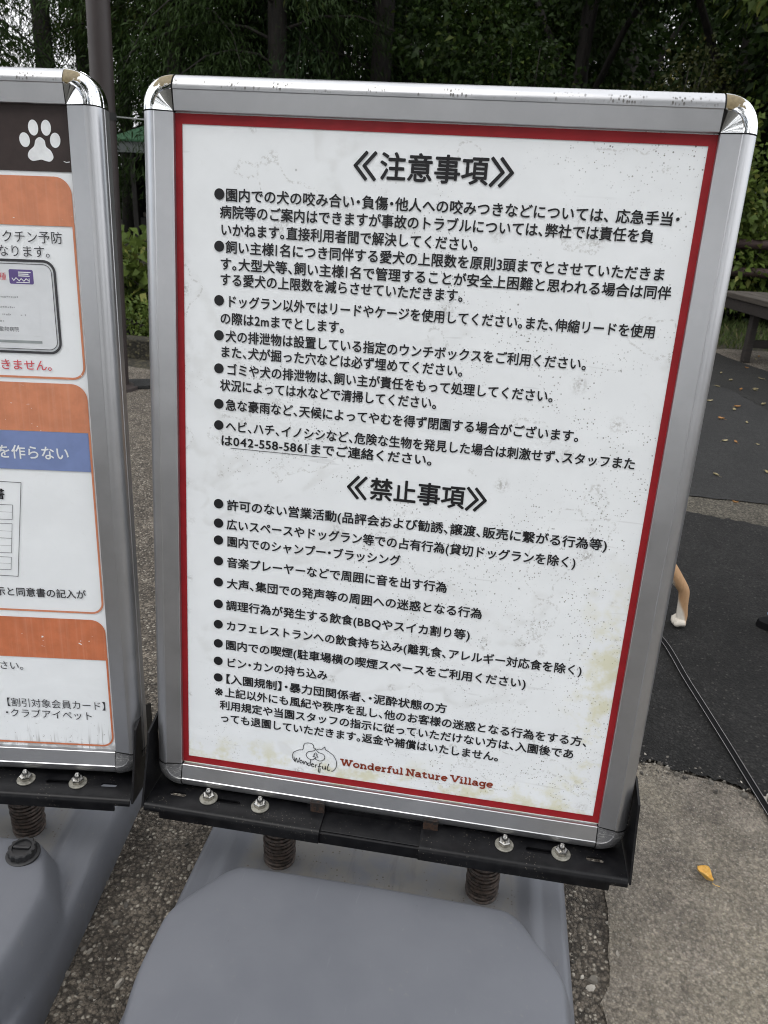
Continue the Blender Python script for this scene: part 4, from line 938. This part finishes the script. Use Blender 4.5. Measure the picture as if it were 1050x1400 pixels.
BARE = conifer_meshes(31, 15, 4.2, 1.7, .55)
HIGH = [conifer_meshes(37, 15, 2.5, 2.4, 1.7), conifer_meshes(38, 14.5, 3.0, 2.3, 1.6, .1)]
def tree(x, y, kind, rot, sc, label, mats=0, group='conifers of the wood behind the signs', meshes=None):
    t = thing('conifer_tree', label, 'tree', (x, y, -0.02), rot, group); tm, cm = meshes or KINDS[kind]
    a = link('trunk', tm, BARK, t); b = link('crown', cm, CON[mats], t); t.scale = (sc,) * 3; return t
TREES = []
def T(x, y, k, r, s, lab, m=0, me=None): TREES.append(tree(x, y, k, r, s, lab, m, meshes=me))
T(-7.35, 9.0, 2, 0.4, 1.0, 'leftmost conifer with hanging dark sprays at the upper left corner', 0)
T(-8.6, 10.0, 1, 3.4, 1.0, 'dense dark conifer filling the upper left corner beside the sky gap', 2)
T(-6.03, 9.6, 1, 2.0, 1.0, 'conifer trunk just left of the bright sky gap', 0, BARE)
T(-7.2, 12.6, 0, 1.0, .9, 'slim dark bare trunk standing in the bright sky gap', 0, BARE)
T(-4.80, 11.0, 0, 4.0, 1.0, 'conifer with high crown right behind the brown pole', 1, HIGH[1])
T(-4.44, 10.0, 1, 1.1, 1.05, 'conifer with straight trunk right of the brown pole', 0, HIGH[0])
T(-4.8, 12.2, 2, 2.6, 1.0, 'thin conifer behind the straight trunk right of the brown pole', 2, HIGH[0])
T(-3.68, 10.5, 2, 5.2, 1.0, 'conifer above the left corner of the red bordered sign', 2, HIGH[0])
T(-2.87, 9.5, 0, 0.2, 1.0, 'conifer with long hanging sprays above the left third of the red bordered sign', 0)
T(-2.45, 10.9, 1, 3.3, 1.0, 'conifer just left of the middle trunk above the sign', 1)
T(-1.66, 10.0, 2, 2.2, 1.15, 'thick trunked conifer above the middle of the red bordered sign', 0, HIGH[1])
T(-1.05, 11.8, 0, 2.9, 1.05, 'loose olive conifer right of the thick middle trunk', 1)
for i in range(15):
    x = -9.5 + i * 1.15 + random.uniform(-.4, .4)
    if -11.6 < x * 1.25 < -7.6: continue
    T(x * 1.25, 14.8 + (i % 3) * 1.7, i % 3, i * 1.7, random.uniform(.95, 1.2), 'conifer in the deeper rows of the dark wood', i % 3)
T(-6.9, 15.6, 0, .6, 1.1, 'conifer in the deeper rows of the dark wood', 0); T(-6.0, 16.8, 1, 2.6, 1.15, 'conifer in the deeper rows of the dark wood', 2)
for t in TREES[12:]: t['group'] = 'conifers in the deeper rows of the dark wood'
# trees on the viewer's side of the square, seen in the bright corner caps
for i, (x, y) in enumerate(((-6.0, -13), (-1.5, -15), (3.2, -13.5), (8.0, -14), (-11, -11), (13, -9))):
    T(x, y, i % 3, i * 1.3, 0.95, 'conifer across the square behind the viewer', i % 3)
    TREES[-1]['group'] = 'conifers across the square behind the viewer'

def shrub(nm, x, y, blobs, n, L, W, seed, mat, label, group=None, cat='shrub', up=0.5):
    t = thing(nm, label, cat, (x, y, -0.02), 0, group)
    link('foliage', bush_mesh('foliage', blobs, n, L, W, seed, upward=up), mat, t); link('stem', twig_mesh('stem', blobs, seed), BARK, t); return t
def broadleaf(x, y, H, R, n, seed, mat, label, L=0.10, W=0.06, trunk=0.12, barkm=None):
    rg = random.Random(seed); blobs = [(rg.uniform(-R, R) * .75, rg.uniform(-R, R) * .75, rg.uniform(0.25, 1.0) * H, R * rg.uniform(.38, .62), R * rg.uniform(.38, .62), R * rg.uniform(.32, .5)) for _ in range(11)]
    t = thing('broadleaf_tree', label, 'tree', (x, y, -0.02), 0, None)
    parts = [tube([(0, 0, -.1), (0.05, 0, H * .35), (0, .05, H * .8)], [trunk * 1.2, trunk, trunk * .4], 10)]
    for b in blobs: parts.append(tube([(0.03, 0, max(.3, b[2] * .5)), (b[0] * .5, b[1] * .5, b[2] * .8), b[:3]], [trunk * .45, trunk * .3, .012], 6))
    link('trunk', mesh_of('trunk', *merge(parts), True), barkm or BARK, t); link('crown', bush_mesh('crown', blobs, n, L, W, seed, 0.72), mat, t); return t
shrub('rounded_shrub', -0.12, 8.6, [(0, 0, 1.35, .75, .7, .75), (-.45, .1, .8, .6, .6, .7), (.4, 0, .8, .65, .6, .75), (0.1, 0, 2.2, .62, .6, .62), (-.3, .1, 1.9, .55, .5, .6)], 16000, 0.055, 0.036, 5, SHR[0], 'rounded grey green shrub with domed top above the middle right of the sign')
broadleaf(0.75, 9.9, 4.6, 1.7, 22000, 41, SHR[0], 'tall dense dark broadleaf tree behind the rounded shrub', 0.085, 0.05)
broadleaf(2.5, 9.3, 5.2, 1.9, 22000, 42, SHR[0], 'tall dark broadleaf tree at the upper right corner', 0.10, 0.06)
broadleaf(4.6, 8.6, 5.0, 2.0, 18000, 43, SHR[0], 'broadleaf tree beyond the right picture edge', 0.10, 0.06)
broadleaf(1.6, 12.2, 6.0, 2.4, 22000, 45, CON[0], 'tallest broadleaf tree filling the dark gap behind the others', 0.11, 0.06)
broadleaf(3.0, 14.2, 6.5, 2.6, 22000, 47, CON[0], 'broadleaf tree deep behind the upper right corner', 0.11, 0.06)
broadleaf(-0.4, 13.2, 5.5, 2.2, 20000, 46, CON[1], 'broadleaf tree deep behind the loose olive conifer', 0.11, 0.06)
shrub('silvery_shrub', 1.40, 7.7, [(0, 0, 1.0, .7, .6, .8), (.45, .1, 1.7, .55, .5, .55), (-.25, .1, 1.65, .5, .5, .5), (.3, 0, 2.2, .35, .3, .35)], 9000, 0.06, 0.028, 6, SHR[2], 'dull bronze green shrub with loose upright twigs above the right of the sign')
shrub('hedge_shrub', 2.75, 7.3, [(0, 0, .55, .8, .5, .55), (.7, .1, .6, .8, .5, .6), (-.6, 0, .5, .6, .5, .5)], 9000, 0.07, 0.042, 8, SHR[0], 'low dark hedge shrub behind the log rail fence')
shrub('leafy_shrub', 2.02, 6.95, [(0, 0, 1.1, .40, .4, .5), (.15, .1, .6, .5, .4, .5), (-.1, 0, 1.6, .28, .3, .35)], 4200, 0.075, 0.05, 9, SHR[1], 'brighter green leafy shrub just right of the sign frame')
gt = thing('garden_tree', 'small tree with smooth grey trunk right of the sign frame', 'tree', (2.62, 7.6, -0.02))
link('trunk', mesh_of('trunk', *tube([(0, 0, 0), (.03, 0, .9), (.10, .02, 1.7), (.12, .05, 2.6), (.05, .05, 3.4)], [.10, .085, .075, .06, .03], 12), True), BARKG, gt)
link('crown', bush_mesh('crown', [(0, 0, 3.6, .9, .8, .7), (.5, 0, 3.1, .7, .6, .5), (-.4, .2, 3.2, .6, .6, .5)], 8000, 0.09, 0.055, 77, 0.7), SHR[1], gt)
broadleaf(1.6, -6.6, 10.5, 3.4, 16000, 51, SHR[0], 'large broadleaf tree behind the viewer, right', 0.20, 0.12)
broadleaf(-4.6, -7.5, 10.0, 3.0, 14000, 52, SHR[0], 'large broadleaf tree behind the viewer, left', 0.20, 0.12)
# planting at the foot of the pole, in the gap between the signs
HYD = [(0, 0, .42, .30, .28, .30), (.22, .1, .34, .26, .25, .28), (-.2, .05, .36, .26, .25, .28)]
for i, (x, y) in enumerate(((-2.34, 4.15), (-2.95, 4.5), (-1.7, 4.6), (-3.6, 4.3))):
    shrub('flowering_shrub', x, y, HYD, 900, 0.10, 0.065, 60 + i, SHR[1], ('leafy bright green shrub in the gap between the two signs', 'bright green shrub hidden behind the left sign', 'bright green shrub hidden behind the left edge of the near sign', 'bright green shrub furthest left behind the paw print sign')[i], 'bright green shrubs behind the kerb', up=0.7)
shrub('trailing_plant', -2.16, 3.72, [(0, 0, .16, .42, .2, .16), (.4, .1, .14, .4, .2, .15), (-.45, .1, .15, .4, .2, .15)], 4200, 0.035, 0.022, 70, SHR[1], 'low small leaved plant trailing over the kerb below the leafy shrub', None, 'plant', 0.2)
bm = bmesh.new(); bm_box(bm, -4.2, -1.3, 3.34, 3.46, -0.05, 0.11, 0.012); kb = link('kerb', bm_mesh('kerb', bm), SOIL); kb['kind'] = 'structure'; kb.rotation_euler = (0, 0, -0.04)
# weathered slab beside the pole foot
bm = bmesh.new(); bm_box(bm, -0.10, 0.10, -0.08, 0.08, 0, 0.02, 0.004); sl = link('paving_slab', bm_mesh('paving_slab', bm), FAR1); sl.location = (-1.69, 2.80, -0.004); sl.rotation_euler = (0, 0, .5); tag(sl, 'small grey slab on the ground at the foot of the brown pole', 'slab')
# far wood that reads as one mass
FW = []
rngf = np.random.default_rng(99)
for k in range(130):
    a = rngf.uniform(-2.4, 1.25); d = rngf.uniform(19, 27); x, y = d * math.sin(a * .62), d * math.cos(a * .62)
    if -0.60 < math.atan2(x, y) < -0.47: zmax = 1.3
    else: zmax = 7.0
    FW.append((x, y, rngf.uniform(0.3, zmax), rngf.uniform(1, 1.9), rngf.uniform(1, 1.9), rngf.uniform(.8, 1.5)))
fw = link('far_wood', bush_mesh('far_wood', FW, 52000, 0.26, 0.15, 98, .7), CON[0]); fw['kind'] = 'stuff'; fw['label'] = 'distant wood closing the view behind the conifers'; fw['category'] = 'wood'
# rough grass under the bench
gr = []; n = 9000; rngg = np.random.default_rng(5)
gx = rngg.uniform(1.2, 4.6, n); gy = rngg.uniform(5.3, 7.6, n); keep = ~((gx < 2.2) & (gy < 5.5)); gx, gy = gx[keep], gy[keep]; n = len(gx)
P = np.stack([gx, gy, np.zeros(n) - .01], 1); D = np.stack([rngg.normal(0, .4, n), rngg.normal(0, .4, n), np.ones(n)], 1)
g = link('grass', quads_mesh('grass', leaf_quads(P, D, rngg.uniform(.04, .11, n), np.full(n, .009), rngg, .1)), mat_leaf('dull_grass', (0.022, 0.034, 0.010), (0.060, 0.085, 0.025), (0.11, 0.10, 0.045), .6, .1)); g['kind'] = 'stuff'; g['label'] = 'short rough grass behind the bench'; g['category'] = 'grass'

# ------------------------------------------------------------------ bench, log fence
BW = mat_wood('weathered_bench_wood', (0.026, 0.021, 0.017), (0.060, 0.050, 0.040), (30, 2, 30)); BWD = mat_wood('dark_bench_wood', (0.010, 0.008, 0.007), (0.024, 0.018, 0.015))
bench = thing('bench', 'low weathered plank bench at the right edge behind the sign', 'bench', (1.72, 5.33, 0), math.radians(11.3))
# local: x to the right (width), y = away; runs toward the viewer along -y
for k in range(4):
    bm = bmesh.new(); bm_box(bm, 0.118 * k, 0.118 * k + 0.110, -1.75, 0.0, 0.412, 0.45, 0.005); link('plank', bm_mesh('plank', bm), BW, bench)
for x in (0.012, 0.43):
    bm = bmesh.new(); bm_box(bm, x, x + 0.035, -1.73, -0.02, 0.335, 0.4115, 0.004); link('apron', bm_mesh('apron', bm), BWD, bench)
for y in (-0.45, -1.42):
    for x in (0.052, 0.345):
        bm = bmesh.new(); bm_box(bm, x, x + 0.05, y, y + 0.055, 0.0, 0.411, 0.006); link('leg', bm_mesh('leg', bm), BWD, bench)
    bm = bmesh.new(); bm_box(bm, 0.104, 0.343, y + .02, y + .06, 0.10, 0.155, 0.004); link('stretcher', bm_mesh('stretcher', bm), BWD, bench)
LOG = mat_wood('reddish_log_wood', (0.018, 0.009, 0.008), (0.040, 0.020, 0.017))
fence = thing('log_fence', 'low reddish log rail fence behind the bench', 'fence', (0, 6.75, 0))
for z in (0.74, 0.50): link('rail', smooth_mesh('rail', tube([(-1.0, 0.06, z - .02), (1.5, 0.03, z), (3.6, 0, z + .005), (6, -.05, z)], 0.042, 12)), LOG, fence)
for x in (-.6, 1.0, 2.85, 4.6): link('post', smooth_mesh('post', lathe([(.06, 0), (.058, .86), (.04, .89)], 14, (x, 0.12, 0))), LOG, fence)

# ------------------------------------------------------------------ dog behind the sign, its lead, and a shoe
def skin_body(name, chains, sub=2):
    """chains: list of [(x,y,z,r),...]; first point of later chains may equal an earlier point -> joined"""
    V = []; E = []; R = []; key = {}
    def vid(p):
        k = tuple(round(q, 4) for q in p[:3])
        if k not in key: key[k] = len(V); V.append(p[:3]); R.append(p[3])
        return key[k]
    for ch_ in chains:
        ids = [vid(p) for p in ch_]; E += list(zip(ids, ids[1:]))
    me = bpy.data.meshes.new(name + '_skel'); me.from_pydata(V, E, []); o = bpy.data.objects.new('skel', me); COL.objects.link(o)
    o.modifiers.new('s', 'SKIN'); sv = me.skin_vertices[0].data
    for i, r in enumerate(R):
        sv[i].radius = (r, r) if not hasattr(r, '__len__') else r
    sv[0].use_root = True
    m = o.modifiers.new('u', 'SUBSURF'); m.levels = sub; m.render_levels = sub
    dg = bpy.context.evaluated_depsgraph_get(); dg.update(); r = bpy.data.meshes.new_from_object(o.evaluated_get(dg)); r.name = name
    bpy.data.objects.remove(o); r.polygons.foreach_set('use_smooth', [True] * len(r.polygons)); return r
def mat_fur():
    t = NT('red_and_cream_fur'); c = t.coord(); x, y, z = t.sep(c)
    n = t.noise(t.coord(scale=(1, 1, .35)), 160, 4, .7); big = t.noise(c, 30, 3, .5)
    inner = t.math('MULTIPLY', t.step(t.math('ABSOLUTE', t.math('SUBTRACT', y, 0.06)), 0.075, 0.05), t.step(x, -0.17, -0.22))
    paw_ = t.step(t.math('ADD', z, t.math('MULTIPLY', big, 0.03)), 0.040, 0.020)
    belly = t.math('MULTIPLY', t.step(z, 0.27, 0.22), inner)
    front = t.math('MULTIPLY', t.step(t.math('ADD', t.math('ADD', x, t.math('MULTIPLY', z, 0.45)), t.math('MULTIPLY', big, 0.008)), 0.026, 0.016), t.math('MULTIPLY', t.step(z, 0.17, 0.13), t.step(x, -0.09, -0.06)))
    wht = t.math('MAXIMUM', t.math('MAXIMUM', paw_, belly), front)
    col = t.mix(wht, t.mix(n, (0.30, 0.16, 0.075), (0.48, 0.31, 0.17)), t.mix(n, (0.50, 0.46, 0.40), (0.66, 0.62, 0.55)))
    t.set(Base_Color=col, Roughness=.8); t.bump(n, .5, .004); return t.m
FUR = mat_fur()
# dog faces -x; root at right hind paw. local origin on the ground under that paw
dog = thing('dog', 'tan and white dog standing mostly hidden behind the near sign, hind leg showing', 'dog', (0.616, 0.897, 0.004), math.radians(0))
hip = (-0.175, 0.055, 0.335, 0.062)
BX = -0.14
body = [[hip] + [(x + BX, y, z, r) for x, y, z, r in ((-0.14, .06, .345, .080), (-.26, .06, .335, .086), (-.36, .06, .335, .094), (-.43, .06, .37, .070), (-.475, .06, .45, .055), (-.50, .06, .505, .056), (-.545, .06, .512, .044), (-.585, .06, .495, .026), (-.615, .06, .488, .020))]]
def hind(y, dx): return [hip, (dx - .150, y, .265, .054), (dx - .105, y, .200, .034), (dx - .048, y, .150, .019), (dx - .006, y, .098, .0140), (dx - .003, y, .060, .0128), (dx + .001, y, .026, .0150), (dx + .000, y, .014, .0170), (dx - .004, y, .012, .015)]
def fore(y, dx): return [(-.36 + BX, .06, .335, .094)] + [(x + BX, yy, z, r) for x, yy, z, r in ((-.37, y, .27, .045), (-.352 + dx, y, .20, .028), (-.362 + dx, y, .115, .020), (-.362 + dx, y, .05, .0165), (-.372 + dx, y, .018, .018), (-.398 + dx, y, .013, .016))]
tail = [hip, (-.15, .055, .40, .028), (-.17, .055, .455, .032), (-.22, .055, .462, .028), (-.25, .06, .43, .018)]
dm = skin_body('dog', body + [hind(0.0, 0), hind(.115, -.06), fore(.012, 0), fore(.112, -.03), tail])
link('body', dm, FUR, dog)
def toes(y, dx, zc=.0):
    parts = []
    for k in (-1.5, -.5, .5, 1.5):
        ln = .021 - .003 * abs(k); parts.append(tube([(dx + .004, y + k * .0085, .014), (dx - ln * .7, y + k * .0098, .015), (dx - ln, y + k * .010, .0095), (dx - ln - .003, y + k * .010, .006)], [.008, .0092, .0085, .004], 8))
    return merge(parts)
link('toes', smooth_mesh('toes', merge([toes(0, .004), toes(.115, -.056), toes(.012, -.385 + BX), toes(.112, -.415 + BX)]), 60), FUR, dog)
for y in (.028, .092): link('ear', smooth_mesh('ear', lathe([(.024, 0), (.018, .028), (.003, .055)], 10, (-.49 + BX, y, .548))), FUR, dog)
for y in (.030, .090): link('eye', smooth_mesh('eye', lathe([(.001, -.006), (.006, -.003), (.006, .003), (.001, .006)], 10, (-.566 + BX, y, .525))), BLACKPL, dog)
link('nose', smooth_mesh('nose', lathe([(.002, -.008), (.010, -.003), (.010, .004), (.003, .009)], 10, (-.634 + BX, .06, .492))), BLACKPL, dog)
link('collar', smooth_mesh('collar', tube([Vector((-.452 + BX, .06, .41)) + Vector((.052 * math.cos(a) * .85, .066 * math.sin(a), .052 * math.cos(a) * .55)) for a in np.linspace(0, 2 * PI, 24)], .009, 6, False)), BLACKPL, dog)
# flat webbing lead: from the collar down to the ground, then across toward the viewer's right
lp = spline([Vector(p) for p in ((0.026, .985, .36), (0.16, 1.0, .20), (0.33, .97, .06), (0.48, .90, .012), (0.553, .821, .0085), (.582, .635, .0085), (.611, .449, .0085), (.640, .263, .0060), (.670, .075, .006), (.72, -.2, .006), (.9, -.45, .006))], 8)
V = []; F = []
for i, p in enumerate(lp):
    tt = (lp[min(i + 1, len(lp) - 1)] - lp[max(i - 1, 0)]).normalized(); sd_ = Vector((tt.y, -tt.x, 0)).normalized()
    for a, h in ((-.0075, 0), (-.0062, .0016), (-.0052, .0012), (.0052, .0012), (.0062, .0016), (.0075, 0)): V.append(p + sd_ * a + Vector((0, 0, h)))
for i in range(len(lp) - 1):
    for k in range(5): F.append((i * 6 + k, i * 6 + k + 1, (i + 1) * 6 + k + 1, (i + 1) * 6 + k))
lead = thing('dog_lead', 'black webbing dog lead with pale stitched edges on the black asphalt', 'lead')
link('webbing', mesh_of('webbing', V, F, True), simple('black_nylon_webbing', (0.0025, 0.0025, 0.003), .8, 0, .3, 300, Specular_IOR_Level=0.15), lead)
for s in (-1, 1):
    ps = []
    for i, p in enumerate(lp):
        tt = (lp[min(i + 1, len(lp) - 1)] - lp[max(i - 1, 0)]).normalized(); ps.append(p + Vector((tt.y, -tt.x, 0)).normalized() * .0062 * s + Vector((0, 0, .0018)))
    link('stitching', smooth_mesh('stitching', tube(ps, .00045, 5)), simple('pale_reflective_thread', (.30, .30, .30), .6), lead)
SHOEM = simple('black_shoe_upper', (.004, .004, .005), .7, 0, .3, 120, Specular_IOR_Level=0.15)
shoe = thing('shoe', 'toe of a black trainer with blue stripe at the right picture edge', 'shoe', (0.812, 0.945, 0.004), math.radians(-8))
sm_ = skin_body('shoe_upper', [[(.035, 0, .030, .030), (.075, 0, .036, .038), (.13, 0, .045, .040), (.19, 0, .055, .040), (.245, 0, .055, .038)], [(.19, 0, .055, .040), (.215, 0, .095, .042)]])
link('upper', sm_, SHOEM, shoe)
sole = [(.0 + .006, 0)] + [(.135 + .135 * math.cos(a), .043 * math.sin(a) * (1 + .12 * math.cos(a))) for a in np.linspace(-PI * .97, PI * .97, 30)]
V = [(x, y, 0) for x, y in sole] + [(x * .985 + .002, y * .96, .018) for x, y in sole]; n = len(sole)
link('sole', smooth_mesh('sole', (V, [(i, (i + 1) % n, n + (i + 1) % n, n + i) for i in range(n)] + [tuple(range(n))[::-1], tuple(range(n, 2 * n))])), SHOEM, shoe)
for y in (-1, 1): link('stripe', smooth_mesh('stripe', tube([(.030, y * .030, .022), (.060, y * .040, .030), (.10, y * .044, .030), (.15, y * .043, .04)], .0045, 8)), simple('light_blue_trim', (.25, .48, .68), .4), shoe)
